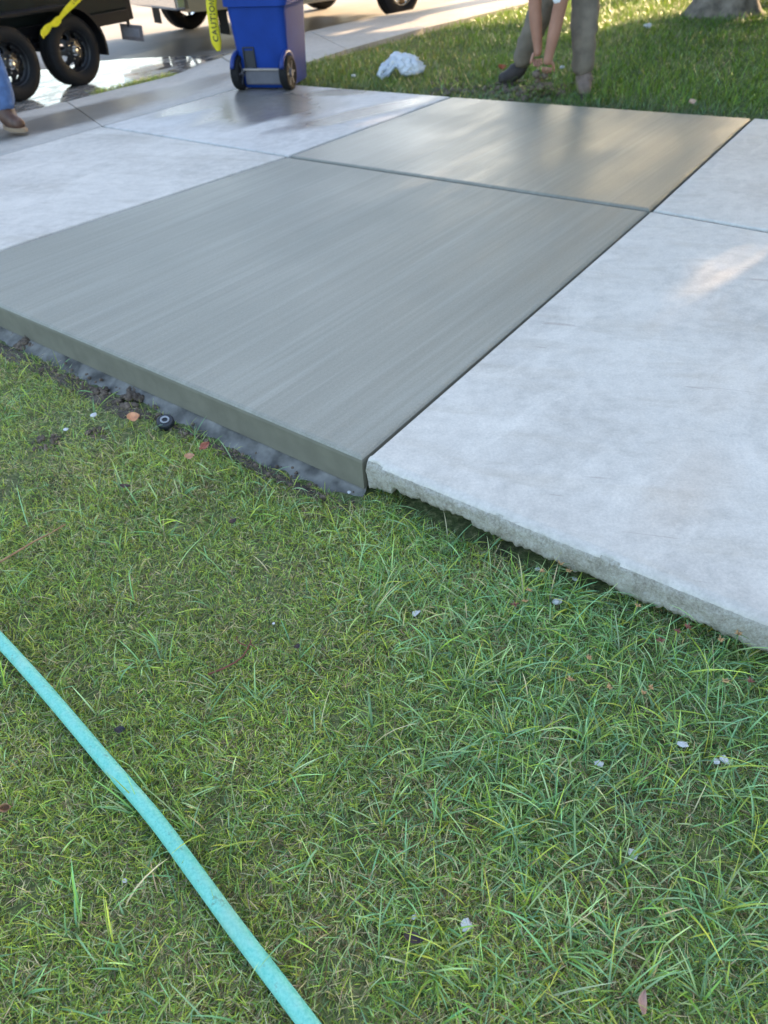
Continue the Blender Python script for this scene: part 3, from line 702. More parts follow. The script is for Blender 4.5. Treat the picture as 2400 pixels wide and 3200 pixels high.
# ------------------------------------------------------------------ pickup parked beyond the bin
M_TAN = simple('tan_paint', (0.30, 0.235, 0.15), 0.28, metal=0.3, var=0.04)
M_GLASS = simple('car_glass', (0.02, 0.022, 0.025), 0.04)
def pickup():
    L_ = at(590, 90, -0.142); fw = at(1245, 52, -0.142)
    d = fw - L_; ang = math.atan2(d.y, d.x) + math.atan2(1.72, 2.75)
    ang = R(38)
    ax = Vector((math.cos(ang), math.sin(ang), 0)); hy = Vector((ax.y, -ax.x, 0))
    WB = (fw - L_).dot(ax); TR = (fw - L_).dot(hy)
    o0 = L_ + hy * TR * 0.5                       # middle of the near axle, on the ground
    r = empty('pickup_truck', o0, ang); tag(r, 'tan pickup truck parked at the kerb behind the bin', 'truck')
    RW = 0.37
    hw = TR / 2 + 0.13
    def side(bm, y0, y1):
        pts = [(-1.05, 0.44), (-0.50, 0.42)]
        pts += [(0.47 * math.cos(R(a)), RW + 0.02 + 0.47 * math.sin(R(a))) for a in range(172, 4, -14)]
        pts += [(0.50, 0.36), (WB - 0.52, 0.36)]
        pts += [(WB + 0.47 * math.cos(R(a)), RW + 0.02 + 0.47 * math.sin(R(a))) for a in range(172, 4, -14)]
        pts += [(WB + 0.52, 0.40), (WB + 0.95, 0.50), (WB + 0.98, 0.92), (WB + 0.85, 1.04), (1.6, 1.10), (-1.05, 1.08)]
        prism(bm, pts, y0, y1)
    bm = bmesh.new(); side(bm, -hw, -hw + 0.28); side(bm, hw - 0.28, hw)
    box(bm, (WB / 2 - 0.1, 0, 0.80), (WB + 1.7, 2 * hw - 0.56, 0.50)); obj('body', bm, M_TAN, r)
    bm = bmesh.new()
    a = [(0.95, 1.10), (2.85, 1.06), (2.2, 1.78), (1.15, 1.80)]
    va = [bm.verts.new((x, -hw + (0.05 if z < 1.3 else 0.2), z)) for x, z in a]; vb = [bm.verts.new((x, hw - (0.05 if z < 1.3 else 0.2), z)) for x, z in a]
    for i in range(4): bm.faces.new((va[i], va[(i + 1) % 4], vb[(i + 1) % 4], vb[i]))
    bm.faces.new(va[::-1]); bm.faces.new(vb); obj('cab', bm, M_TAN, r)
    for s in (-1, 1):
        bm = bmesh.new(); q = [(1.22, 1.20), (2.55, 1.18), (2.13, 1.70), (1.26, 1.71)]
        vv = [bm.verts.new((x, s * (hw - (0.085 if z < 1.3 else 0.19) + 0.012), z)) for x, z in q]; bm.faces.new(vv); o = obj('side_window', bm, M_GLASS, r); md = o.modifiers.new('s', 'SOLIDIFY'); md.thickness = 0.01
    bm = bmesh.new(); box(bm, (-1.14, 0, 0.55), (0.16, 2 * hw - 0.06, 0.17), bevel=0.035, seg=3); obj('bumper', bm, M_CHROME, r)
    M_STRIP = simple('chrome_strip', (0.45, 0.40, 0.32), 0.3, metal=0.6)
    for s in (-1, 1):
        bm = bmesh.new(); box(bm, (WB / 2, s * (hw - 0.03), 0.375), (WB - 1.06, 0.09, 0.05), bevel=0.015); obj('sill', bm, M_STRIP, r)
    for s in (-1, 1):
        bm = bmesh.new(); box(bm, (-1.055, s * (hw - 0.11), 0.86), (0.03, 0.16, 0.30), bevel=0.01); obj('tail_light', bm, simple('tail_lens', (0.35, 0.01, 0.01), 0.2), r)
        bm = bmesh.new(); box(bm, (-0.50, s * (hw - 0.15), 0.30), (0.012, 0.24, 0.34), bevel=0.004); obj('mud_flap', bm, M_BLACK, r)
    bm = bmesh.new(); box(bm, (WB / 2, 0, 0.50), (WB + 1.5, 0.9, 0.16)); tube(bm, [(0, -TR / 2, RW), (0, TR / 2, RW)], 0.05, 10); lathe(bm, [(0.0, -0.12), (0.13, -0.10), (0.15, 0), (0.13, 0.10), (0, 0.12)], 16, 'X', (0, 0, RW)); obj('chassis', bm, M_TRB, r)
    for x in (0, WB):
        for s in (-1, 1):
            t = tyre_mesh(RW, 0.26, 'wheel', M_BLACK, r); t.location = (x, s * TR / 2, RW)
            bm = bmesh.new()
            lathe(bm, [(0.222, s * 0.10), (0.215, s * 0.118), (0.20, s * 0.10), (0.19, s * 0.04), (0.185, s * -0.1)], 40, 'Y')
            for k in range(6):
                a = k * math.pi / 3; rt = Matrix.Rotation(-a, 3, 'Y'); box(bm, rt @ Vector((0.125, s * 0.085, 0)), (0.15, 0.03, 0.05), rt, bevel=0.008)
            lathe(bm, [(0, s * 0.115), (0.045, s * 0.112), (0.06, s * 0.09), (0.06, 0.0)], 20, 'Y'); obj('rim', bm, M_CHROME, t, True)
    return r
pickup()

# ------------------------------------------------------------------ caution tape
def at_plane(x, y, p, n):
    v = ray(x, y); o = Vector((0, 0, H)); t = (p - o).dot(n) / v.dot(n); return o + v * t
M_INK = simple('black_ink', (0.012, 0.012, 0.012), 0.5)
def ribbon(name, pts, side, width, parent=None, twist=0.0, crumple=0.0, seed=0, n=60, widths=None):
    """flat tape along a polyline; side is the across direction; returns (object, sampler)"""
    pts = [Vector(p) for p in pts]; seg = [0.0]
    for a, b in zip(pts, pts[1:]): seg.append(seg[-1] + (b - a).length)
    L = seg[-1]
    def pos(s):
        s = max(0, min(L, s))
        for i in range(len(pts) - 1):
            if s <= seg[i + 1] + 1e-9:
                f = (s - seg[i]) / max(1e-9, seg[i + 1] - seg[i])
                p0, p1, p2, p3 = pts[max(i - 1, 0)], pts[i], pts[i + 1], pts[min(i + 2, len(pts) - 1)]
                return 0.5 * ((2 * p1) + (p2 - p0) * f + (2 * p0 - 5 * p1 + 4 * p2 - p3) * f * f + (3 * p1 - p0 - 3 * p2 + p3) * f ** 3)
    def frame(s):
        p = pos(s); d = (pos(s + 0.01) - pos(s - 0.01)).normalized(); sd = Vector(side); sd = (sd - d * sd.dot(d)).normalized()
        a = twist * (s / L) + 0.25 * nz((s, seed, 0), 3, seed); sd = Matrix.Rotation(a, 3, d) @ sd
        return p, d, sd, d.cross(sd)
    def sample(s, v):
        p, d, sd, nn = frame(s); wd = width * (widths(s / L) if widths else 1.0)
        cup = 0.10 * wd * math.cos(v * math.pi) + crumple * nz((s * 9, v * 2.2, seed), 3.0, seed)
        return p + sd * (v * wd) + nn * cup, nn
    bm = bmesh.new(); rows = []
    for i in range(n + 1):
        rows.append([bm.verts.new(sample(L * i / n, j / 6 - 0.5)[0]) for j in range(7)])
    for a, b in zip(rows, rows[1:]):
        for j in range(6): bm.faces.new((a[j], a[j + 1], b[j + 1], b[j]))
    o = obj(name, bm, M_YEL, parent, True); md = o.modifiers.new('t', 'SOLIDIFY'); md.thickness = 0.0006; md.offset = 0
    return o, sample, L
def lettering(text, sample, L, s_start, size, parent, width, rev=False, off=0.0012):
    """printed letters running along the ribbon"""
    cu = bpy.data.curves.new('lettering', 'FONT'); cu.body = text; cu.size = size; cu.align_x = 'LEFT'; cu.resolution_u = 3; cu.space_character = 1.12; cu.offset = 0.0016
    t = bpy.data.objects.new('lettering', cu); COL.objects.link(t)
    dg = bpy.context.evaluated_depsgraph_get(); me = bpy.data.meshes.new_from_object(t.evaluated_get(dg)); bpy.data.objects.remove(t)
    bm = bmesh.new(); bm.from_mesh(me); bmesh.ops.triangulate(bm, faces=bm.faces[:])
    bmesh.ops.subdivide_edges(bm, edges=[e for e in bm.edges if e.calc_length() > size * 0.2], cuts=2)
    for v in bm.verts:
        s = s_start + (-v.co.x if rev else v.co.x); vv = (v.co.y - size * 0.36) / width
        p, nn = sample(s, vv if not rev else -vv); toc = (Vector((0, 0, H)) - p); sg = 1 if nn.dot(toc) > 0 else -1
        v.co = p + nn * (sg * off)
    me2 = bpy.data.meshes.new('lettering'); bm.to_mesh(me2); bm.free()
    return link('lettering', me2, M_INK, parent)
tf = TRL.location; tax = Vector((math.cos(TRL.rotation_euler.z), math.sin(TRL.rotation_euler.z), 0)); tn = Vector((tax.y, -tax.x, 0))
tp = Vector(tf) + tn * 0.05
t1 = [at_plane(x, y, tp, tn) for x, y in ((140, 116), (133, 108), (142, 97), (156, 80), (178, 68), (200, 40), (224, 15), (252, -14), (290, -60))]
root = empty('caution_tape', t1[0], 0, True); tag(root, 'crumpled yellow tape end tied to the trailer above its wheels', 'tape')
o, smp, L1 = ribbon('strip', t1, tax, 0.085, root, crumple=0.012, seed=3, widths=lambda u: (0.45 + 0.4 * abs(math.sin(u * 16))) if u < 0.35 else 0.5 + 0.5 * min(1, (u - 0.35) * 2.2))
lettering('CAUTION', smp, L1, L1 * 0.60, 0.05, root, 0.085)
# strand from the trailer's rear post to the bin's handle, with a loose end hanging down
bh = Vector(BIN.location) + Matrix.Rotation(BIN.rotation_euler.z, 3, 'Z') @ Vector((-0.26, -0.37, 0.80))
tt = Vector(tf) + tax * 1.46 - tn * 0.30 + Vector((0, 0, 1.36))
YK = 8.5
bot = atY(683, 160, YK); top = atY(655, -30, YK)
kn = bh.lerp(tt, (YK - bh.y) / (tt.y - bh.y)); 
root = empty('caution_tape', bot, 0, True); tag(root, 'yellow tape strip with black lettering hanging straight down beside the blue bin', 'tape')
loose = [top + Vector((-0.03, 0, 0.62)), top + Vector((-0.02, 0, 0.3)), atY(657, -20, YK), atY(661, 20, YK), atY(667, 70, YK), atY(674, 120, YK), atY(681, 150, YK), bot]
o, smp2, L2 = ribbon('strip', loose, (1, 0.1, 0), 0.098, root, crumple=0.004, seed=5, widths=lambda u: 1.0 if u < 0.93 else 1.0 - (u - 0.93) * 9)
for f_ in (0.925, 0.42): lettering('CAUTION', smp2, L2, L2 * f_, 0.072, root, 0.098, rev=True)
knot = loose[0]
sag = [tt, tt.lerp(knot, .5) + Vector((0, 0, -0.03)), knot, knot.lerp(bh, .5) + Vector((0, 0, -0.02)), bh]
ribbon('strand', sag, (0, 0, 1), 0.06, root, crumple=0.006, seed=8)

# ------------------------------------------------------------------ people
def skin(joints, edges, root=0, sub=2):
    """joints: list of (co, r or (rx, ry)); grown with a Skin modifier"""
    me = bpy.data.meshes.new('skin'); me.from_pydata([tuple(c) for c, _ in joints], edges, [])
    o = bpy.data.objects.new('skin', me); COL.objects.link(o)
    o.modifiers.new('s', 'SKIN').use_smooth_shade = True
    for i, (_, r) in enumerate(joints):
        d = me.skin_vertices[0].data[i]; d.radius = r if isinstance(r, tuple) else (r, r); d.use_root = (i == root)
    m = o.modifiers.new('u', 'SUBSURF'); m.levels = sub; m.render_levels = sub
    dg = bpy.context.evaluated_depsgraph_get(); out = bpy.data.meshes.new_from_object(o.evaluated_get(dg))
    bpy.data.objects.remove(o); return out
def ruffle(me, amp, fr, seed):
    co = [v.co.copy() for v in me.vertices]; no = [v.normal.copy() for v in me.vertices]
    for v, c, n_ in zip(me.vertices, co, no):
        q = Vector((c.x * fr, c.y * fr, c.z * fr * 2.2)); v.co = c + n_ * amp * (mnoise.noise(q + Vector((seed, 0, 0))) + 0.5 * mnoise.noise(q * 2.3))
def add_hand(me, wrist, d, lat, curl=0.6, s=1.0):
    """five separate fingers rooted in the palm at the wrist end"""
    bm = bmesh.new(); bm.from_mesh(me); d = d.normalized(); lat = (lat - d * lat.dot(d)).normalized(); nn = d.cross(lat)
    for k, (o_, l_) in enumerate(((-0.030, 0.066), (-0.010, 0.076), (0.011, 0.070), (0.030, 0.055))):
        p = wrist + d * 0.070 * s + lat * o_ * s; pts = [p]; a = 0.15; dd = d
        for q in range(4):
            dd = (d * math.cos(a) + nn * math.sin(a)).normalized(); pts.append(pts[-1] + dd * l_ * s / 4); a += curl * 0.55
        tube(bm, pts, [0.0105 * s, 0.0098 * s, 0.0095 * s, 0.0085 * s, 0.0062 * s], 8)
    p = wrist + d * 0.03 * s - lat * 0.030 * s; a = (d * 0.75 - lat * 0.55 + nn * 0.35).normalized()
    tube(bm, [p, p + a * 0.028 * s, p + a * 0.045 * s + d * 0.012 * s, p + a * 0.056 * s + d * 0.026 * s], [0.013 * s, 0.012 * s, 0.0105 * s, 0.007 * s], 8)
    bm.to_mesh(me); bm.free()
def add_head(me, c, up, face):
    up = up.normalized(); face = (face - up * face.dot(up)).normalized(); sd = up.cross(face)
    bm = bmesh.new(); bm.from_mesh(me); B = Matrix((sd, face, up)).transposed()
    def put(loc, sc_, sub=2):
        g = bmesh.ops.create_icosphere(bm, subdivisions=sub, radius=1.0)
        for v in g['verts']: v.co = c + B @ (Vector((v.co.x * sc_[0], v.co.y * sc_[1], v.co.z * sc_[2])) + Vector(loc))
    put((0, 0, 0.01), (0.076, 0.097, 0.115), 3); put((0, 0.03, -0.07), (0.052, 0.058, 0.05)); put((0, 0.100, -0.015), (0.016, 0.022, 0.028))
    for s in (-1, 1): put((s * 0.078, -0.01, 0.0), (0.012, 0.024, 0.034)); put((s * 0.032, 0.084, 0.018), (0.014, 0.012, 0.010))
    put((0, 0.088, -0.062), (0.024, 0.012, 0.008)); bm.to_mesh(me); bm.free(); return B
def hair(c, B, mat, parent):
    bm = bmesh.new(); g = bmesh.ops.create_icosphere(bm, subdivisions=3, radius=1.0)
    for v in g['verts']:
        k = 1 + 0.05 * nz(v.co, 6, 2); v.co = c + B @ (Vector((v.co.x * 0.083, v.co.y * 0.104 - 0.016, v.co.z * 0.118 + 0.022)) * k)
    dele = [v for v in bm.verts if (B.transposed() @ (v.co - c)).z < -0.02 or ((B.transposed() @ (v.co - c)).y > 0.05 and (B.transposed() @ (v.co - c)).z < 0.06)]
    bmesh.ops.delete(bm, geom=dele, context='VERTS'); return obj('hair', bm, mat, parent, True)
def boot(ankle, toe_dir, mat, sole_mat, parent, shaft=0.10, s=1.0, fat=1.3):
    t = Vector((toe_dir.x, toe_dir.y, 0)).normalized(); lat = Vector((-t.y, t.x, 0)); z0 = ankle.z - 0.085 * s; a = Vector((ankle.x, ankle.y, z0))
    j = [(a + Vector((0, 0, 0.085)), 0.052), (a + Vector((0, 0, 0.085 + shaft)), 0.056), (a - t * 0.045 + Vector((0, 0, 0.045)), 0.043), (a + t * 0.075 + Vector((0, 0, 0.055)), 0.046), (a + t * 0.15 + Vector((0, 0, 0.042)), 0.044), (a + t * 0.195 + Vector((0, 0, 0.036)), 0.033)]
    j = [(c_, r_ * fat) for c_, r_ in j]; me = skin(j, [(0, 1), (0, 2), (0, 3), (3, 4), (4, 5)], 0, 2); ruffle(me, 0.004, 25, 3)
    for v in me.vertices: v.co.z = max(v.co.z, z0 + 0.012)
    o = link('boot', me, mat, parent, True)
    bm = bmesh.new(); pts = []
    for k in range(24):
        th = 2 * math.pi * k / 24; u = 0.075 + 0.155 * math.cos(th); wv = (0.050 if math.cos(th) > -0.2 else 0.042) * fat * 0.9 * math.sin(th); pts.append(a + t * u + lat * wv)
    lo = [bm.verts.new(Vector((p.x, p.y, z0 - 0.012))) for p in pts]; hi = [bm.verts.new(Vector((p.x, p.y, z0 + 0.018))) for p in pts]
    for k in range(24): bm.faces.new((lo[k], lo[(k + 1) % 24], hi[(k + 1) % 24], hi[k]))
    bm.faces.new(lo[::-1]); bm.faces.new(hi); obj('sole', bm, sole_mat, o); return o
M_SKIN = simple('skin_tone', (0.33, 0.165, 0.11), 0.55, var=0.08, nscale=12)
M_HAIR = simple('dark_hair', (0.015, 0.011, 0.009), 0.6)
M_TROU = simple('dusty_tan_cloth', (0.155, 0.128, 0.098), 0.9, var=0.25, nscale=9, bump=0.3)
M_SHIRT = simple('white_cotton', (0.72, 0.74, 0.78), 0.9, var=0.05)
M_BOOT = simple('tan_leather', (0.15, 0.11, 0.085), 0.75, var=0.3, nscale=18)
M_BOOT_SHADED = simple('shaded_leather', (0.028, 0.022, 0.020), 0.7, var=0.3, nscale=18)  # shaded copy of the boot leather, shade put into the colour
M_SOLE = simple('boot_sole', (0.05, 0.04, 0.03), 0.8)
M_SOLEL = simple('pale_sole', (0.24, 0.17, 0.11), 0.8)
M_JEAN = simple('blue_denim', (0.075, 0.135, 0.29), 0.9, var=0.3, nscale=14, bump=0.3)
M_BROWN = simple('brown_leather', (0.075, 0.035, 0.022), 0.55, var=0.3, nscale=18)
V = Vector
def worker():
    z = FAR_Z
    a1, k1, h1 = V((1.935, 7.20, z + 0.10)), V((1.895, 7.19, 0.43)), V((1.905, 7.36, 0.83))
    a2, k2, h2 = V((1.475, 7.72, z + 0.10)), V((1.555, 7.58, 0.44)), V((1.735, 7.46, 0.83))
    pel = V((1.825, 7.43, 0.88)); ch = V((1.64, 7.17, 1.00)); nk = V((1.52, 6.99, 0.985)); hd = V((1.45, 6.90, 0.93))
    s1, e1, w1 = V((1.455, 7.17, 0.885)), V((1.468, 7.19, 0.60)), V((1.520, 7.19, 0.325))
    s2, e2, w2 = V((1.660, 6.98, 0.86)), V((1.628, 7.05, 0.55)), V((1.590, 7.08, 0.275))
    J = [(pel, 0.115), (ch, (0.14, 0.11)), (nk, 0.058), (hd, 0.05), (h1, 0.085), (k1, 0.055), (a1, 0.04), (h2, 0.085), (k2, 0.055), (a2, 0.04),
         (s1, 0.066), (e1, 0.056), (w1, 0.038), (w1 + V((0.0, 0, -0.062)), (0.052, 0.032)), (s2, 0.066), (e2, 0.056), (w2, 0.038), (w2 + V((-0.005, 0, -0.062)), (0.052, 0.032)), (e1.lerp(w1, .3), 0.058), (e2.lerp(w2, .3), 0.058)]
    E_ = [(0, 1), (1, 2), (2, 3), (0, 4), (4, 5), (5, 6), (0, 7), (7, 8), (8, 9), (1, 10), (10, 11), (11, 18), (18, 12), (12, 13), (1, 14), (14, 15), (15, 19), (19, 16), (16, 17)]
    me = skin(J, E_, 0); B = add_head(me, hd + V((-0.02, -0.05, -0.06)), V((-0.35, -0.5, -0.35)), V((-0.2, -0.3, -0.9)))
    add_hand(me, w1, V((0.02, 0, -1)), V((1, 0.1, 0)), 0.8, 1.05); add_hand(me, w2, V((-0.06, 0, -1)), V((-1, 0.2, 0)), 0.8, 1.05)
    me.name = 'person'; p = link('person', me, M_SKIN, None, True)
    tag(p, 'person in dusty tan trousers bending over with both bare arms reaching to the lawn edge', 'person')
    tr = skin([(pel, 0.15), (h1, 0.135), (k1.lerp(h1, .5), 0.128), (k1, 0.112), (k1.lerp(a1, .5), 0.104), (a1 + V((0, 0, 0.02)), 0.098), (h2, 0.130), (k2.lerp(h2, .5), 0.120), (k2, 0.108), (k2.lerp(a2, .5), 0.100), (a2 + V((0, 0, 0.03)), 0.094), (pel.lerp(ch, .3) , 0.13)],
              [(0, 1), (1, 2), (2, 3), (3, 4), (4, 5), (0, 6), (6, 7), (7, 8), (8, 9), (9, 10), (0, 11)], 0); ruffle(tr, 0.016, 9, 1); ruffle(tr, 0.010, 26, 5); link('trousers', tr, M_TROU, p, True)
    sh = skin([(pel.lerp(ch, .3) + V((0, 0, 0.01)), 0.145), (ch, (0.165, 0.135)), (nk.lerp(ch, .3), 0.085), (s1, 0.070), (s1.lerp(e1, .40), 0.062), (s2, 0.070), (s2.lerp(e2, .45), 0.064), (V((1.69, 7.12, 0.80)), 0.075), (atY(1738, 12, 6.98), 0.050)], [(0, 1), (1, 2), (1, 3), (3, 4), (1, 5), (5, 6), (0, 7), (7, 8)], 1); ruffle(sh, 0.010, 11, 2); link('shirt', sh, M_SHIRT, p, True)
    hair(hd + V((-0.02, -0.05, -0.06)), B, M_HAIR, p)
    boot(a1, V((-0.12, -1, 0)), M_BOOT, M_SOLE, p, fat=1.5); boot(a2, V((-1, -0.15, 0)), M_BOOT_SHADED, M_SOLE, p, fat=1.45)
worker()
def walker():
    a1 = at(33, 404); a1 = V((a1.x, a1.y, 0.097)); k1 = a1 + V((0.02, 0.0, 0.42)); h1 = k1 + V((-0.10, 0.02, 0.42))
    a2 = a1 + V((-0.55, 0.22, 0.0)); k2 = a2 + V((0.12, -0.02, 0.42)); h2 = h1 + V((-0.05, 0.19, 0))
    pel = (h1 + h2) / 2 + V((0, 0, 0.06)); ch = pel + V((-0.02, 0, 0.42)); nk = ch + V((0, 0, 0.18)); hd = nk + V((0.02, 0, 0.14))
    s1, s2 = ch + V((0.02, -0.19, 0.10)), ch + V((0.0, 0.19, 0.10)); e1, e2 = s1 + V((-0.05, -0.05, -0.29)), s2 + V((-0.05, 0.05, -0.29)); w1, w2 = e1 + V((0.06, 0, -0.26)), e2 + V((0.08, 0, -0.25))
    J = [(pel, 0.12), (ch, (0.15, 0.11)), (nk, 0.056), (hd, 0.05), (h1, 0.085), (k1, 0.056), (a1, 0.04), (h2, 0.085), (k2, 0.056), (a2, 0.04), (s1, 0.055), (e1, 0.042), (w1, 0.028), (w1 + V((0.01, 0, -0.06)), (0.024, 0.04)), (s2, 0.055), (e2, 0.042), (w2, 0.028), (w2 + V((0.01, 0, -0.06)), (0.024, 0.04))]
    E_ = [(0, 1), (1, 2), (2, 3), (0, 4), (4, 5), (5, 6), (0, 7), (7, 8), (8, 9), (1, 10), (10, 11), (11, 12), (12, 13), (1, 14), (14, 15), (15, 16), (16, 17)]
    me = skin(J, E_, 0); hc = hd + V((0.01, 0, 0.06)); B = add_head(me, hc, V((0, 0, 1)), V((1, -0.2, 0)))
    for w_ in (w1, w2): add_hand(me, w_, V((0.1, 0, -1)), V((1, 0, 0)), 0.5)
    me.name = 'person'; p = link('person', me, M_SKIN, None, True); tag(p, 'person in blue jeans and brown boots standing at the left edge by the trailer', 'person')
    tr = skin([(pel, 0.15), (h1, 0.135), (k1.lerp(h1, .5), 0.13), (k1, 0.118), (k1.lerp(a1, .5), 0.112), (a1 + V((0, 0, 0.01)), 0.110), (h2, 0.135), (k2.lerp(h2, .5), 0.13), (k2, 0.118), (k2.lerp(a2, .5), 0.112), (a2 + V((0, 0, 0.01)), 0.110)], [(0, 1), (1, 2), (2, 3), (3, 4), (4, 5), (0, 6), (6, 7), (7, 8), (8, 9), (9, 10)], 0)
    ruffle(tr, 0.014, 10, 6); ruffle(tr, 0.008, 26, 3); link('jeans', tr, M_JEAN, p, True)
    sh = skin([(pel + V((0, 0, 0.05)), 0.15), (ch, (0.175, 0.135)), (nk - V((0, 0, 0.05)), 0.085), (s1, 0.072), (s1.lerp(e1, .6), 0.062), (s2, 0.072), (s2.lerp(e2, .6), 0.062)], [(0, 1), (1, 2), (1, 3), (3, 4), (1, 5), (5, 6)], 1); ruffle(sh, 0.01, 9, 4); link('shirt', sh, simple('grey_cotton', (0.22, 0.22, 0.24), 0.9), p, True)
    hair(hc, B, M_HAIR, p); boot(a1, V((0.8, -0.6, 0)), M_BROWN, M_SOLEL, p); boot(a2, V((1, -0.3, 0)), M_BROWN, M_SOLEL, p)
walker()

# ------------------------------------------------------------------ white carrier bag on the far lawn
def bag():
    c = at(1255, 240, FAR_Z); m = NT('thin_white_plastic'); m.set(Base_Color=(0.74, 0.78, 0.84, 1), Roughness=0.28)
    tr = m.n('BsdfTranslucent'); tr.inputs['Color'].default_value = (0.8, 0.84, 0.9, 1); mx = m.n('MixShader'); mx.inputs[0].default_value = 0.35
    m.l(m.b.outputs[0], mx.inputs[1]); m.l(tr.outputs[0], mx.inputs[2]); m.l(mx.outputs[0], m.out.inputs[0])
    r = empty('plastic_bag', c, R(-4), False); tag(r, 'crumpled white plastic carrier bag lying on the far lawn', 'bag')
    bm = bmesh.new(); g = bmesh.ops.create_icosphere(bm, subdivisions=5, radius=1.0)
    for v in g['verts']:
        p = v.co.copy(); cr_ = 1 - abs(nz(p, 2.3, 5)) * 0.55 + 0.16 * abs(nz(p, 6.0, 2)) - 0.10 * abs(nz(p, 11, 7))
        x, y, z = p.x * 0.235 * cr_, p.y * 0.15 * cr_, p.z * 0.15 * cr_
        hol = math.exp(-((x + 0.055) / 0.045) ** 2)                # arched hollow at the foot of the front
        if z < 0: z *= 0.35
        z += 0.055 + (0.075 * hol if p.z < 0.1 else 0.02 * hol)
        if x < -0.12: z -= 0.02
        v.co = V((x, y, max(z, 0.012)))
    obj('body', bm, m.m, r, True)
    bm = bmesh.new()
    for k, (x0, ph) in enumerate(((-0.16, 0.0),)):
        pts = [V((-0.12, -0.06, 0.10)), V((-0.20, -0.10, 0.09)), V((-0.225, -0.13, 0.05)), V((-0.20, -0.14, 0.025)), V((-0.14, -0.11, 0.05))]; tube(bm, pts, [0.03, 0.026, 0.024, 0.022, 0.02], 9)
        for v in bm.verts: v.co += V((nz(v.co, 30, 1), nz(v.co, 30, 2), nz(v.co, 30, 3))) * 0.012
    obj('handle', bm, m.m, r, True)
bag()

# ------------------------------------------------------------------ garden hose
HOSE = [(-160, 1832), (0, 2001), (141, 2157), (317, 2364), (475, 2547), (606, 2723), (735, 2899), (870, 3076), (964, 3200), (1070, 3345), (1170, 3480)]
HZ = LAWN_Z + 0.038; HR = 0.0172
hp = [at(x, y, HZ) for x, y in HOSE]
def hose():
    m = NT('turquoise_rubber'); v = m.coord(); a = m.noise(v, 18, 5, 0.65); b = m.noise(v, 160, 4, 0.7); c = m.noise(v, 5, 3)
    base = m.ramp(b, [(0.36, (0.11, 0.45, 0.36)), (0.6, (0.19, 0.55, 0.45))])
    base = m.mix(m.ramp(a, [(0.50, 0.0), (0.66, 0.5)]), base, (0.31, 0.58, 0.48))
    base = m.mix(m.ramp(c, [(0.55, 0.0), (0.75, 0.45)]), base, (0.30, 0.42, 0.30))
    d = m.noise(v, 46, 4, 0.75); base = m.mix(m.ramp(d, [(0.60, 0.0), (0.68, 0.55)]), base, (0.10, 0.15, 0.09))
    m.col(base); m.set(Roughness=0.55); m.nrm(m.bump(b, 0.25, 0.002))
    pts = []; n = len(hp)
    for i in range(n - 1):
        p0, p1, p2, p3 = hp[max(i - 1, 0)], hp[i], hp[i + 1], hp[min(i + 2, n - 1)]
        for k in range(10):
            f = k / 10; p = 0.5 * ((2 * p1) + (p2 - p0) * f + (2 * p0 - 5 * p1 + 4 * p2 - p3) * f * f + (3 * p1 - p0 - 3 * p2 + p3) * f ** 3); p.z += 0.004 * nz(p, 3, 2); pts.append(p)
    bm = bmesh.new(); tube(bm, pts, HR, 24); o = obj('garden_hose', bm, m.m, None, True); tag(o, 'turquoise rubber garden hose lying diagonally across the near lawn', 'hose'); return pts
hose_pts = np.array([tuple(p) for p in hose()])

# ------------------------------------------------------------------ grass
CAMP = np.array([0, 0, H]); RT, DNV, FWV = (np.array(v) for v in (right, down, FW))
def project(P):
    d = P - CAMP; z = d @ FWV; z = np.where(z > 0.02, z, 0.02); return 1200 + F * (d @ RT) / z, 1600 + F * (d @ DNV) / z, d @ FWV
def vnoise(P, s, seed):
    """smooth value noise on the plane"""
    g = np.random.default_rng(seed); T = g.random((64, 64)); x, y = P[:, 0] * s + 100, P[:, 1] * s + 100
    i, j = np.floor(x).astype(int), np.floor(y).astype(int); fx, fy = x - i, y - j; fx = fx * fx * (3 - 2 * fx); fy = fy * fy * (3 - 2 * fy)
    a = T[i % 64, j % 64]; b = T[(i + 1) % 64, j % 64]; c = T[i % 64, (j + 1) % 64]; d = T[(i + 1) % 64, (j + 1) % 64]
    return (a * (1 - fx) + b * fx) * (1 - fy) + (c * (1 - fx) + d * fx) * fy
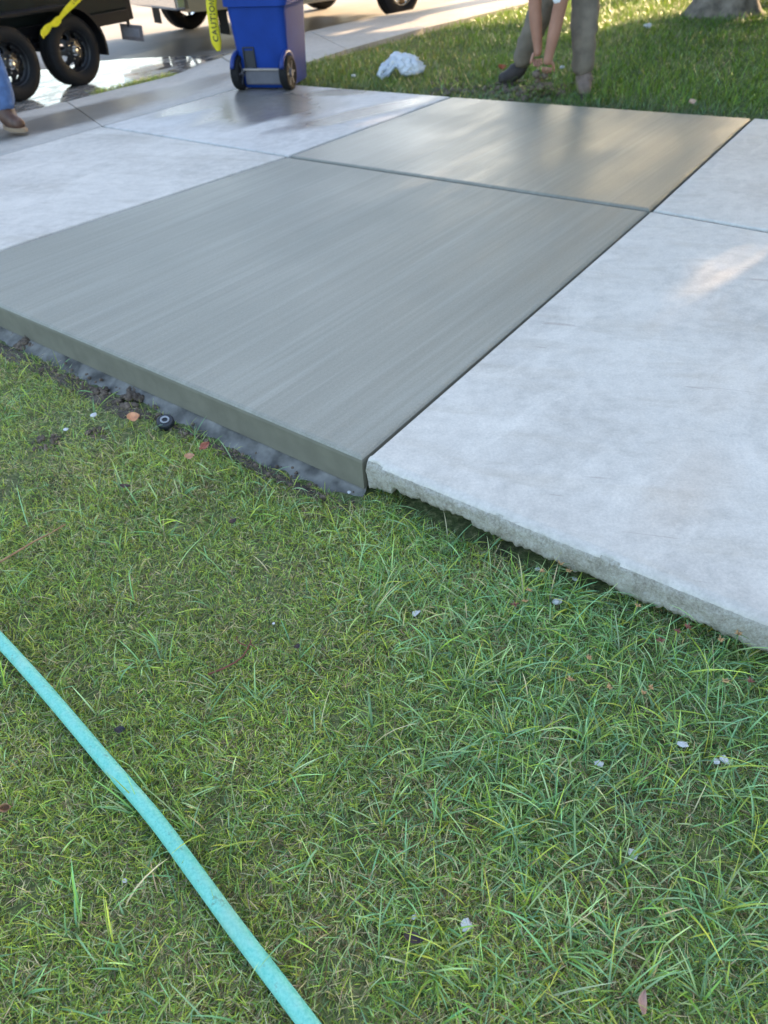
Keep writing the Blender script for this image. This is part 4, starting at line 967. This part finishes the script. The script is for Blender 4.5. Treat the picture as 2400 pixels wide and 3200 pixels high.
def blades(name, base, length, width, az, lean, curl, tint, seg=3, parent=None, mat=None, kind='stuff'):
    n = len(base); pts = [base]; p = base.copy(); st = length / seg
    hx, hy = np.cos(az), np.sin(az)
    for k in range(seg):
        a = lean + curl * (k + 0.5) / seg; dx = np.sin(a) * st; p = p + np.stack([hx * dx, hy * dx, np.cos(a) * st], 1); p[:, 2] = np.maximum(p[:, 2], base[:, 2] + 0.002); pts.append(p)
    tw = rng.uniform(-0.9, 0.9, n); sx, sy, sz = -hy * np.cos(tw), hx * np.cos(tw), np.sin(tw)
    S = np.stack([sx, sy, sz], 1); rows = []
    for k in range(seg):
        wd = width * (0.75 if k == 0 else 1.0 - 0.75 * (k / seg) ** 1.8); rows += [pts[k] - S * wd[:, None] / 2, pts[k] + S * wd[:, None] / 2]
    rows.append(pts[seg]); Vt = np.stack(rows, 1); m = 2 * seg + 1
    me = bpy.data.meshes.new(name); me.vertices.add(n * m); me.vertices.foreach_set('co', Vt.reshape(-1))
    f = []; off = []; c = 0
    for k in range(seg - 1): f += [2 * k, 2 * k + 1, 2 * k + 3, 2 * k + 2]; off.append(c); c += 4
    f += [2 * seg - 2, 2 * seg - 1, 2 * seg]; off.append(c); c += 3
    idx = (np.arange(n)[:, None] * m + np.array(f)[None]).reshape(-1); st_ = (np.arange(n)[:, None] * c + np.array(off)[None]).reshape(-1)
    me.loops.add(len(idx)); me.loops.foreach_set('vertex_index', idx); me.polygons.add(len(st_)); me.polygons.foreach_set('loop_start', st_)
    me.update(calc_edges=True); me.polygons.foreach_set('use_smooth', [True] * len(me.polygons))
    at_ = me.attributes.new('tint', 'FLOAT_COLOR', 'POINT'); g = np.linspace(0.55, 1.22, seg + 1)  # root shade and bright tips painted into the blade colour
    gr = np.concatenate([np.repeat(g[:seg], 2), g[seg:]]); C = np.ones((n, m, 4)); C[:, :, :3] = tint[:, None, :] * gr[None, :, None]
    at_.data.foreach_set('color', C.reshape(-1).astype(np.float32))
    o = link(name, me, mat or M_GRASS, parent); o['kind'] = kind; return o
def line_out(P):
    """signed distance outside the near edge of the drive (positive on the lawn) and position along it"""
    a, b, c = (np.array(v)[:2] for v in (AD, BD, DR)); out = np.full(len(P), 0.0); Q = P[:, :2]
    def sd(p0, p1): d = (p1 - p0) / np.linalg.norm(p1 - p0); n = np.array([d[1], -d[0]]); return (Q - p0) @ n, (Q - p0) @ d
    d1, s1 = sd(a, b); d2, s2 = sd(b, c); return np.where(s2 > 0, d2, d1), s2
def lawn_z(P):
    return np.array([LAWN_Z + 0.012 * (nz((x, y, LAWN_Z), 1.7, 4) + 0.5 * nz((x, y, LAWN_Z), 5.1, 9)) for x, y in P[:, :2]])
def near_points(n, g, power=1.25, minout=0.0):
    out = []; tot = 0
    while tot < n:
        k = n * 3; P = np.stack([g.uniform(-3.9, 2.6, k), g.uniform(-0.25, 4.3, k), np.full(k, LAWN_Z)], 1)
        x, y, z = project(P); d = np.linalg.norm(P - CAMP, axis=1); x_m = 650
        keep = (x > -x_m) & (x < 2400 + x_m) & (y < 3900) & (z > 0.05) & (g.random(k) < np.minimum(1, (1.35 / d) ** power))
        so, s2 = line_out(P); hol = (s2 > 0.13) & (s2 < 0.85) & (vnoise(P, 9, 40) > 0.40); keep &= so > np.where(hol, 0.008, np.where(s2 > 0.02, minout - 0.05, 0.045 + 0.045 * vnoise(P, 4, 3)))
        P = P[keep]; dh = np.min(np.linalg.norm(P[:, None, :2] - hose_pts[None, ::3, :2], axis=2), axis=1); P = P[(dh > HR * 1.02) | ((dh > HR * 0.7) & (g.random(len(P)) < 0.25))]
        out.append(P); tot += len(P)
    P = np.concatenate(out)[:n]; P[:, 2] = lawn_z(P); return P
def bare(P):
    """dug-over soil along the new edge at the left, where grass is thin"""
    m = np.zeros(len(P))
    for (x, y), r, k in (((395, 1290), 0.20, 0.9), ((250, 1330), 0.22, 0.7), ((60, 1080), 0.18, 0.8), ((150, 1380), 0.16, 0.55), ((520, 1350), 0.09, 0.95), ((330, 1240), 0.12, 0.9)):
        c = np.array(at(x, y, LAWN_Z))[:2]; d = np.linalg.norm(P[:, :2] - c, axis=1); m = np.maximum(m, k * np.clip(1.4 - d / r, 0, 1))
    so, s2 = line_out(P); m = np.maximum(m, np.where(s2 < 0, 0.55 * np.clip(1 - (so - 0.06) / 0.05, 0, 1), 0.35 * np.clip(1 - so / 0.05, 0, 1)))
    px, py, _ = project(P); m = np.maximum(m, 0.8 * (vnoise(P, 7.5, 21) > 0.80) * (vnoise(P, 23, 8) > 0.35)); return m
def pal(n, g, cols, w_, jit=0.22):
    c = np.array(cols)[g.choice(len(cols), n, p=np.array(w_) / sum(w_))]; return c * np.exp(g.normal(0, jit, (n, 1))) * np.exp(g.normal(0, 0.07, (n, 3)))
def right_mix(P):
    """0 at the fine mown left, 1 in the coarse blue-green grass along the old slab and lower right"""
    px, py, _ = project(P); so, s2 = line_out(P)
    v = np.clip((px - 900) / 900, 0, 1) * np.clip(1.15 - np.abs(py - 2150) / 1500, 0.25, 1); return np.clip(v + 0.5 * (vnoise(P, 2.6, 5) - 0.45), 0, 1)
g = np.random.default_rng(11)
YEL = (0.460, 0.545, 0.085); MID = (0.245, 0.395, 0.078); DRK = (0.080, 0.155, 0.040); BLU = (0.225, 0.420, 0.200); PAL = (0.410, 0.570, 0.260); STR = (0.66, 0.57, 0.34); BRN = (0.22, 0.14, 0.075)
def mown(n):
    P = near_points(n, g); k = g.random(n) > bare(P) * 0.95; P = P[k]; n = len(P); rm = right_mix(P); pt = vnoise(P, 1.9, 2) * 0.6 + vnoise(P, 6.5, 4) * 0.4
    L = g.gamma(6, 0.0042, n) * (0.6 + 0.8 * vnoise(P, 3.3, 7)); W_ = g.uniform(0.0016, 0.0032, n); az = g.uniform(0, 2 * math.pi, n)
    le = g.uniform(0.25, 1.3, n); cu = g.uniform(0.1, 1.3, n); a = pal(n, g, [YEL, MID, DRK, PAL], [6, 4, 1.6, 2]); b = pal(n, g, [BLU, MID, DRK, PAL], [5, 4, 1.6, 3]); c = pal(n, g, [YEL, PAL, STR], [5, 2, 1])
    t = np.where((g.random(n) < rm)[:, None], b, a); t = np.where((g.random(n) < np.clip((pt - 0.52) * 2.2, 0, 0.6))[:, None], c, t)
    t = t * (0.80 + 0.36 * vnoise(P, 1.3, 44) + 0.22 * vnoise(P, 5.0, 45))[:, None]
    px_, py_, _ = project(P); low = np.clip((py_ - 2300) / 900, 0, 1) * np.clip((px_ - 500) / 900, 0.15, 1)
    st = pal(n, g, [STR, BRN, (0.22, 0.2, 0.09)], [4, 2, 3]); t = np.where((g.random(n) < 0.05 + (0.22 + 0.25 * low) * (vnoise(P, 8, 31) > 0.62))[:, None], st, t)
    blades('grass', P, L, W_, az, le, cu, t, 3)
mown(235000)
def thatch(n):
    P = near_points(n, g); k = g.random(n) > bare(P) * 0.6; P = P[k]; n = len(P); P[:, 2] += g.uniform(0.002, 0.014, n)
    blades('thatch', P, g.uniform(0.012, 0.045, n), g.uniform(0.0010, 0.0022, n), g.uniform(0, 6.28, n), g.uniform(1.15, 1.55, n), g.uniform(-0.2, 0.2, n), pal(n, g, [STR, BRN, (0.20, 0.19, 0.09), MID], [3, 2, 3, 2]), 2)
thatch(60000)
def long_grass(n, tuft):
    """longer arching blades, some of them in tufts"""
    if tuft:
        C = near_points(n // 12, g, 1.0); k = g.random(len(C)) < 0.10 + 0.9 * right_mix(C); C = C[k]; P = np.repeat(C, 11, 0) + np.concatenate([g.normal(0, 0.007, (len(C) * 11, 2)), np.zeros((len(C) * 11, 1))], 1); caz = np.repeat(g.uniform(0, 6.28, len(C)), 11) + g.normal(0, 1.1, len(P))
    else:
        P = near_points(n, g, 1.0); k = g.random(n) < 0.09 + 0.91 * right_mix(P); P = P[k]; caz = g.uniform(0, 6.28, len(P))
    k = g.random(len(P)) > bare(P) * 0.9; P = P[k]; caz = caz[k]; n = len(P); P[:, 2] -= 0.002
    so, s2 = line_out(P); caz = np.where((so < 0.10) & (s2 > 0), -0.9 + g.normal(0, 1.3, n), caz)
    L = np.clip(g.gamma(7, 0.0125, n), 0.04, 0.21); blades('grass', P, L, g.uniform(0.0022, 0.0050, n), caz, g.uniform(0.12, 0.95, n), g.uniform(0.4, 1.7, n), pal(n, g, [BLU, PAL, MID, YEL, STR], [5, 3, 3, 2, 0.5]), 5)
long_grass(15000, False); long_grass(12000, True)
def far(n):
    k = n * 6; q = g.uniform(-6.35, 6.0, k); t = 5.7 + g.random(k) ** 1.4 * 16
    P = np.array(AXH)[None] * q[:, None] + np.array(AXW)[None] * t[:, None]; P[:, 2] = FAR_Z
    x, y, z = project(P); a, b = (np.array(v)[:2] for v in (FE, ER)); d = (b - a) / np.linalg.norm(b - a); nrm = np.array([-d[1], d[0]]); so = (P[:, :2] - a) @ nrm
    keep = (x > 700) & (x < 2900) & (y > -260) & (so > 0.015); wl2 = np.array([tuple(v)[:2] for v in wl]); 
    # keep to the lawn side of the pavement edge
    px = np.interp(P[:, 0] * AXW.x + P[:, 1] * AXW.y, [v.x * AXW.x + v.y * AXW.y for v in wl], [v.x * AXH.x + v.y * AXH.y for v in wl]); keep &= q > px - 0.02 + 0.06 * (vnoise(P, 6, 3) - 0.5)
    keep &= np.linalg.norm(P[:, :2] - np.array(tl_)[:2], axis=1) > 0.40
    P = P[keep][:n]; m = len(P); so = (P[:, :2] - a) @ nrm
    ed = np.clip(1 - so / 0.5, 0, 1); dug = np.exp(-((P[:, 0] - 1.45) / 0.45) ** 2 - ((P[:, 1] - 7.35) / 0.30) ** 2)
    k2 = g.random(m) > np.maximum(0.8 * dug, 0.55 * np.clip(1 - so / 0.12, 0, 1)); P, ed = P[k2], ed[k2]; m = len(P)
    L = g.gamma(7, 0.0085, m) * (0.6 + 0.8 * vnoise(P, 1.5, 6)); W_ = g.uniform(0.004, 0.008, m)
    a_ = pal(m, g, [(0.105, 0.205, 0.024), (0.055, 0.120, 0.018), (0.15, 0.26, 0.026), BLU], [5, 3, 4, 0.4]); b_ = pal(m, g, [(0.12, 0.21, 0.11), (0.055, 0.11, 0.035), (0.09, 0.17, 0.05), (0.10, 0.12, 0.05)], [4, 4, 3, 2]); dry = pal(m, g, [(0.20, 0.215, 0.06), (0.14, 0.21, 0.04), STR], [5, 4, 0.7])
    t_ = np.where((g.random(m) < ed)[:, None], b_, a_); t_ = np.where((g.random(m) < np.clip(1.2 - np.abs(P[:, 0] - 0.3) / 1.0, 0, 0.6) * (P[:, 1] < 11))[:, None], dry, t_)
    blades('grass', P, L, W_, g.uniform(0, 6.28, m), g.uniform(0.1, 0.8, m), g.uniform(0.1, 1.0, m), t_, 3)
far(110000)
def strip(n):
    """weedy grass along the kerb line at the gutter"""
    a, b = at(300, 292, -0.11), at(545, 232, -0.09); u = g.random(n); P = np.array(a)[None] * (1 - u[:, None]) + np.array(b)[None] * u[:, None]; P[:, :2] += g.normal(0, 0.035, (n, 2)); P[:, 2] = -0.135; P = P[g.random(n) < 0.3 + 0.7 * (vnoise(P, 5, 3) > 0.4)]; n = len(P)
    blades('grass', P, g.uniform(0.03, 0.11, n), g.uniform(0.004, 0.007, n), g.uniform(0, 6.28, n), g.uniform(0.1, 0.9, n), g.uniform(0, 1, n), pal(n, g, [YEL, MID, STR, (0.12, 0.11, 0.05)], [3, 4, 2, 2]), 3)
strip(2600)

# ------------------------------------------------------------------ soil, leaves, chips and weeds
def clods(name, spots, label, cat, seed, mat=None):
    """one heap of crumbly soil; spots: (px, py, spread, lump radius, count)"""
    gg = random.Random(seed); bm = bmesh.new(); c0 = at(spots[0][0], spots[0][1], LAWN_Z)
    for (x, y, sx, rr, n) in spots:
        c = at(x, y, LAWN_Z)
        for i in range(n):
            a = gg.uniform(0, 6.28); d = sx * math.sqrt(gg.random()); r_ = rr * gg.uniform(0.35, 1.0); h = max(0, 1 - d / sx) * sx * 0.45
            lump(bm, (c.x + math.cos(a) * d, c.y + math.sin(a) * d, LAWN_Z + h + r_ * 0.35), r_, 2, 0.5, 2.6, (1, 1, 0.8), gg.uniform(0, 90))
    o = obj(name, bm, mat or M_CLOD, None, True); o.data.transform(Matrix.Translation(-c0)); o.location = c0
    if cat: tag(o, label, cat, 'heaps of dug soil by the new edge')
    else: o['kind'] = 'stuff'
    return o
clods('soil_heap', [(402, 1258, 0.055, 0.017, 46), (415, 1225, 0.03, 0.014, 18)], 'tallest dark brown soil heap against the new concrete edge', 'soil', 1)
clods('soil_heap', [(312, 1228, 0.04, 0.012, 34)], 'small brown soil heap just left of the tallest heap', 'soil', 2)
clods('soil_heap', [(92, 1075, 0.06, 0.018, 36), (60, 1050, 0.04, 0.014, 16)], 'dark soil heap at the far left corner of the new edge', 'soil', 3)
clods('soil_heap', [(300, 1362, 0.05, 0.010, 34)], 'flat scatter of grey brown crumbs in the grass below the heaps', 'soil', 4)
clods('soil_heap', [(145, 1388, 0.06, 0.010, 36)], 'greyish crumbs in the grass at the lower left of the heaps', 'soil', 6)
def crumbs():
    gg = random.Random(12); bm = bmesh.new()
    for i in range(230):
        u = min(1, max(0, gg.choice((0.42, 0.5, 0.57, 0.63, 0.72, 0.8, 0.9, 0.97)) + gg.gauss(0, 0.018))); p = AD.lerp(BD, u); d = (BD - AD).normalized(); out = V((d.y, -d.x, 0))
        o_ = abs(gg.gauss(0, 0.035)) + (0.082 if gg.random() < 0.85 else 0.03); q = p + out * o_; z = max(LAWN_Z + 0.004, -0.125 - 0.5 * o_)
        if gg.random() < 0.35: z = -0.130
        lump(bm, (q.x, q.y, z), gg.uniform(0.003, 0.010), 1, 0.4, 2.5, (1, 1, 0.8), gg.uniform(0, 90))
    for (x, y) in [(1420 + gg.gauss(0, 60), 287 + gg.gauss(0, 6)) for _ in range(60)] + [(1640 + gg.gauss(0, 70), 285 + gg.gauss(0, 12)) for _ in range(90)] + [(1400 + gg.gauss(0, 30), 265 + gg.gauss(0, 9)) for _ in range(40)]:
        q = at(x, y, FAR_Z); s_ = (q - FE).dot(V((-(ER - FE).normalized().y, (ER - FE).normalized().x, 0)))
        if s_ > 0.02: lump(bm, (q.x, q.y, FAR_Z + 0.01), gg.uniform(0.012, 0.035), 1, 0.4, 2.5, (1, 1, 0.7), gg.uniform(0, 90))
    o = obj('loose_soil', bm, M_CLOD, None, True); o['kind'] = 'stuff'
crumbs()
def dug_ground():
    """bare soil strip along the new edge"""
    bm = bmesh.new(); d = (BD - AD).normalized(); out = V((d.y, -d.x, 0)); L = (BD - AD).length; N = 120; rows = []
    for i in range(N + 1):
        s = L * i / N; p = AD + d * s; wd = 0.03 + 0.05 * nz((s, 0, 0), 2.6, 17) + (0.045 if s < L * .62 else 0.0)
        rows.append([bm.verts.new(p + out * (0.075 + wd * j / 5) + V((0, 0, LAWN_Z + 0.002 + 0.008 * j / 5 - (0.02 if j == 5 else 0) + 0.008 * nz((s, j * .06, 0), 22, 3)))) for j in range(6)])
    for a, b in zip(rows, rows[1:]):
        for j in range(5): bm.faces.new((a[j], a[j + 1], b[j + 1], b[j]))
    o = obj('soil_strip', bm, M_SOIL, None, True); o['kind'] = 'stuff'
dug_ground()
def sod():
    c = atY(1692, 232, 7.12); r = empty('sod_clump', (c.x, c.y, FAR_Z), 0, True); tag(r, 'ragged clump of turf and soil under the hands of the bending person', 'turf')
    gg = random.Random(4); bm = bmesh.new()
    for i in range(26): lump(bm, (c.x + gg.gauss(-0.02, 0.06), c.y + gg.gauss(0, 0.05), FAR_Z + abs(gg.gauss(0.07, 0.06))), gg.uniform(0.02, 0.045), 2, 0.5, 2.5, (1, 1, 0.9), gg.uniform(0, 99))
    obj('soil', bm, M_CLOD, r, True)
    n = 420; P = np.stack([rng.normal(c.x - 0.02, 0.08, n), rng.normal(c.y, 0.06, n), np.abs(rng.normal(FAR_Z + 0.05, 0.06, n))], 1)
    o = blades('grass', P, rng.uniform(0.03, 0.09, n), rng.uniform(0.003, 0.006, n), rng.uniform(0, 6.28, n), rng.uniform(0.2, 2.2, n), rng.uniform(0, 1, n), pal(n, g, [DRK, MID, BRN], [3, 3, 2]), 3, r)
sod()
def leaf(px, py, z, ln, wd, rz, tilt, col_, label, name='dead_leaf', roll_=0.35, group='fallen leaves on the lawns', cat='leaf'):
    c = at(px, py, z); bm = bmesh.new(); rows = []
    for i in range(9):
        u = i / 8; w_ = wd * math.sin(math.pi * min(1, u * 0.94 + 0.06)) ** 0.8; row = []
        for j in range(5):
            v = j / 4 - 0.5; row.append(bm.verts.new((ln * (u - 0.5), w_ * v, roll_ * wd * (4 * v * v) + 0.18 * ln * (u - .5) ** 2 * 4 + 0.04 * ln * nz((u * 3, v * 3, px), 1.6, 2))))
        rows.append(row)
    for a, b in zip(rows, rows[1:]):
        for j in range(4): bm.faces.new((a[j], a[j + 1], b[j + 1], b[j]))
    o = obj(name, bm, simple('leaf_' + str(px), col_, 0.6, var=0.2, nscale=60), None, True); md = o.modifiers.new('t', 'SOLIDIFY'); md.thickness = 0.0008
    o.location = c; o.rotation_euler = (tilt, 0.12, rz); tag(o, label, cat, group); return o
LZ = LAWN_Z + 0.028
leaf(417, 1308, LZ, 0.048, 0.042, 0.4, 0.5, (0.62, 0.30, 0.16), 'orange dead leaf lying below the tallest soil heap')
leaf(630, 1398, LZ + 0.01, 0.050, 0.026, 1.1, 0.9, (0.42, 0.16, 0.11), 'reddish leaf standing on edge near the footing', roll_=0.6)
leaf(592, 1428, LZ, 0.036, 0.024, 0.3, 0.5, (0.50, 0.26, 0.15), 'small tan leaf just left of the upright reddish leaf')
leaf(392, 1522, LZ, 0.035, 0.018, 0.0, 0.2, (0.07, 0.035, 0.03), 'dark brown leaf scrap in the grass below the soil heaps')
leaf(728, 1632, LZ, 0.03, 0.018, 0.8, 0.2, (0.06, 0.035, 0.03), 'tiny dark leaf scrap in the middle of the lawn above the reddish twig')
leaf(1292, 2932, LZ, 0.040, 0.020, -0.3, 0.2, (0.045, 0.025, 0.028), 'dark purple brown leaf near the lowest white chip')
leaf(2002, 3135, LZ, 0.042, 0.018, 1.2, 0.4, (0.42, 0.25, 0.19), 'pinkish tan leaf at the bottom right of the lawn')
leaf(22, 2522, LZ, 0.026, 0.020, 0.2, 0.6, (0.28, 0.15, 0.075), 'curled brown leaf at the left edge of the lawn below the hose', roll_=0.9)
leaf(930, 2022, LZ, 0.022, 0.014, 0.5, 0.2, (0.05, 0.03, 0.03), 'small blackish leaf scrap beside the reddish twig')
leaf(376, 2282, LZ, 0.026, 0.018, 0.2, 0.3, (0.035, 0.03, 0.032), 'blackish leaf scrap just right of the hose')
leaf(1567, 214, FAR_Z + 0.05, 0.08, 0.06, 0.2, 0.6, (0.30, 0.07, 0.03), 'rust red leaf on the far lawn left of the bending person')
leaf(2160, 322, FAR_Z + 0.05, 0.06, 0.05, 0.2, 0.6, (0.45, 0.30, 0.22), 'pale tan leaf on the far lawn near the far slab edge')
M_CHIP = simple('chip_concrete', (0.52, 0.52, 0.53), 0.85, var=0.12, nscale=120, bump=0.3)
for i, (x, y, s_, lab) in enumerate([
    (1458, 2893, 0.0125, 'largest white concrete chip in the grass at the lower middle of the lawn'), (1293, 2866, 0.0045, 'tiny white crumb just left of the largest concrete chip'),
    (1300, 1915, 0.0115, 'flat white chip in the grass below the corner of the white slab'), (1742, 1880, 0.0125, 'white chip beside the sedge stalks at the broken edge'),
    (1798, 1810, 0.0085, 'round white pebble tucked under the broken edge'), (1680, 1778, 0.009, 'grey white pebble at the hollow under the broken edge'), (2132, 2326, 0.0105, 'upright pale chip in the coarse grass at the right'),
    (1872, 2386, 0.0095, 'pale chip left of the upright chip in the coarse grass'), (2240, 2379, 0.0075, 'left half of a pair of white flakes near the right side'), (2264, 2374, 0.0105, 'right half of a pair of white flakes near the right side'),
    (1978, 2668, 0.0095, 'pale chip low in the lawn at the right, below the others'), (292, 1297, 0.013, 'grey chip among the soil crumbs left of the orange leaf'), (1091, 1538, 0.006, 'white crumb at the foot of the new slab corner'),
    (205, 1342, 0.010, 'dull grey chip in the grass at the far left of the crumbs'), (390, 2752, 0.0055, 'small grey pebble in the grass left of the hose'), (855, 1948, 0.004, 'tiny white crumb above the reddish twig')]):
    c = at(x, y, LAWN_Z + 0.017); bm = bmesh.new(); gg = random.Random(i + 50)
    lump(bm, (0, 0, 0), s_, 2, 0.55, 1.5, (1.15, 0.95, 0.5), i * 7.3); o = obj('concrete_chip', bm, M_CHIP); o.location = c; o.rotation_euler = (gg.uniform(-.4, .4), gg.uniform(-.4, .4), gg.uniform(0, 6)); tag(o, lab, 'chip', 'concrete chips in the lawn')
for x, y, s_, lab in ((1105, 236, 0.02, 'small white scrap on the far lawn left of the carrier bag'), (2024, 80, 0.04, 'white scrap on the far lawn left of the broad trunk'), (1757, 210, 0.02, 'tiny pale scrap on the far lawn between the hands and the standing leg')):
    c = at(x, y, FAR_Z + 0.05); bm = bmesh.new(); lump(bm, (0, 0, 0), s_, 2, 0.4, 2, (1.2, 0.9, 0.6), x); o = obj('white_scrap', bm, M_CHIP); o.location = c; tag(o, lab, 'scrap', 'white scraps on the far lawn')
def twig(pts, rad, col_, label, side=()):
    P = [at(x, y, LAWN_Z + z) for x, y, z in pts]; r = empty('twig', P[0], 0, True); tag(r, label, 'twig')
    m = simple('twig_' + str(pts[0][0]), col_, 0.8, var=0.25, nscale=80); bm = bmesh.new(); tube(bm, P, [rad * (1 - 0.5 * i / len(P)) for i in range(len(P))], 7); obj('stem', bm, m, r, True)
    for s_ in side:
        bm = bmesh.new(); tube(bm, [at(x, y, LAWN_Z + z) for x, y, z in s_], [rad * 0.7, rad * 0.5, rad * 0.4][:len(s_)], 6); obj('side_shoot', bm, m, r, True)
twig([(-20, 1768, .03), (30, 1738, .035), (80, 1708, .034), (110, 1690, .036), (160, 1665, .036), (205, 1638, .04)], 0.0038, (0.30, 0.17, 0.085), 'thin tan twig lying at the left edge of the lawn above the hose')
twig([(650, 2108, .028), (700, 2088, .03), (735, 2070, .032), (760, 2050, .034), (775, 2025, .036), (785, 2000, .036)], 0.0028, (0.15, 0.045, 0.03), 'reddish brown twig in the grass right of the hose', ((((768, 2018, .036), (745, 2008, .04), (738, 1990, .042))), ((780, 2012, .036), (795, 2020, .038), (803, 2030, .03))))
def sprinkler():
    c = at(520, 1328, LAWN_Z + 0.01); r = empty('sprinkler_head', c, 0.0); tag(r, 'round black pop up sprinkler head in the bare soil', 'sprinkler')
    bm = bmesh.new(); lathe(bm, [(0.0, 0.026), (0.012, 0.027), (0.022, 0.030), (0.029, 0.030), (0.033, 0.026), (0.034, 0.012), (0.029, 0.006), (0.028, -0.08)], 32, 'Z'); obj('body', bm, M_DKP, r, True)
    bm = bmesh.new(); lathe(bm, [(0.011, 0.031), (0.014, 0.0345), (0.017, 0.0345), (0.0185, 0.031)], 28, 'Z'); obj('ring', bm, simple('pale_ring', (0.26, 0.27, 0.29), 0.4), r, True)
    r.rotation_euler = (R(14), R(4), 0)
sprinkler()
M_STALK = simple('sedge_stem', (0.13, 0.21, 0.08), 0.5); M_SEED = simple('sedge_seed', (0.46, 0.27, 0.12), 0.7, var=0.35, nscale=90); M_SEEDR = simple('sedge_seed_red', (0.22, 0.075, 0.055), 0.7, var=0.3, nscale=90)
ORD = ['first', 'second', 'third', 'fourth', 'fifth', 'sixth', 'seventh', 'eighth', 'ninth', 'tenth', 'eleventh', 'twelfth', 'thirteenth', 'fourteenth', 'fifteenth', 'sixteenth', 'seventeenth', 'eighteenth', 'nineteenth', 'twentieth', 'twenty first', 'twenty second', 'twenty third', 'twenty fourth', 'twenty fifth']
SEDGE = [(2169, 1812, .105), (1745, 1696, .085), (2236, 1899, .07), (2289, 1916, .075), (2311, 1932, .065), (2364, 1932, .085), (1752, 1764, .06), (1776, 1785, .055), (1694, 1785, .06), (2251, 2000, .06), (2308, 1981, .07), (1995, 1894, .07), (2150, 1960, .06), (2063, 2002, .05), (1841, 2058, .05), (1783, 2125, .045), (1904, 2149, .045), (2034, 2150, .05), (2010, 2166, .045), (2265, 2130, .05), (2345, 2130, .05), (1640, 1880, .055), (1610, 1890, .05), (1655, 1845, .05), (2120, 1975, .055)]
for i, (x, y, hh) in enumerate(SEDGE):
    gg = random.Random(i + 7); top = at(x, y, LAWN_Z + hh + 0.02); b = V((top.x + gg.uniform(-.02, .02), top.y + gg.uniform(-.03, .01), LAWN_Z)); r = empty('sedge_stalk', b, 0, True)
    tag(r, 'tallest sedge stalk with a dark red star of seeds against the white slab' if i == 0 else ('lone sedge stalk standing before the middle of the broken edge' if i == 1 else 'thin sedge stalk with rusty seed star, %s from the left along the broken edge' % ORD[sorted(q[0] for q in SEDGE).index(x)]), 'weed', 'sedge stalks along the broken slab edge')
    bm = bmesh.new(); tube(bm, [b, b.lerp(top, .5) + V((gg.uniform(-.004, .004), 0, 0.003)), top], [0.0018, 0.0016, 0.0012], 6); obj('stem', bm, M_STALK, r, True)
    bm = bmesh.new(); k = gg.randint(7, 11)
    for q in range(k):
        a = 6.28 * q / k + gg.uniform(-.3, .3); e = gg.uniform(0.1, 0.9); d = V((math.cos(a) * math.cos(e), math.sin(a) * math.cos(e), math.sin(e))); l_ = gg.uniform(0.006, 0.015)
        tube(bm, [top, top + d * l_ * 0.55, top + d * l_], [0.0010, 0.0017, 0.0004], 5)
    o = obj('seed_head', bm, M_SEEDR if i in (0, 2, 3, 5) or gg.random() < .25 else M_SEED, r, True)
    bm = bmesh.new()
    for q in range(3):
        a = gg.uniform(0, 6.28); d = V((math.cos(a), math.sin(a), 0.25)); tube(bm, [top - V((0, 0, .002)), top + d * 0.012, top + d * 0.028 + V((0, 0, -0.004))], [0.0010, 0.0012, 0.0004], 4)
    obj('bract', bm, M_STALK, r, True)
# a few distinct bare stalks and one broad leaf on the edge, and the long bent blade at the slab corner
def single_blades():
    P = []; pr = []
    for x0, y0, x1, y1 in ((1988, 1868, 1996, 1800), (2048, 1885, 2066, 1800), (2098, 1895, 2100, 1830), (1830, 1800, 1838, 1748)):
        a = at(x0, y0, LAWN_Z + 0.01); pr.append((a, 0.085, 0.0016, 1.2, 0.10, 0.12))
    a = at(1255, 1560, LAWN_Z + 0.02); pr.append((a, 0.17, 0.0042, R(118), 0.55, 0.5))
    a = at(1470, 1770, LAWN_Z + 0.01); pr.append((a, 0.09, 0.0042, 0.4, 0.05, 0.15)); a = at(1975, 2300, LAWN_Z); pr.append((a, 0.12, 0.004, R(100), 0.2, 0.4))
    B_ = np.array([tuple(p[0]) for p in pr]); f = lambda i: np.array([p[i] for p in pr])
    blades('grass', B_, f(1), f(2), f(3), f(4), f(5), np.array([[0.08, 0.15, 0.05]] * 4 + [[0.16, 0.27, 0.10]] + [[0.22, 0.34, 0.06]] * 2), 8)
single_blades()
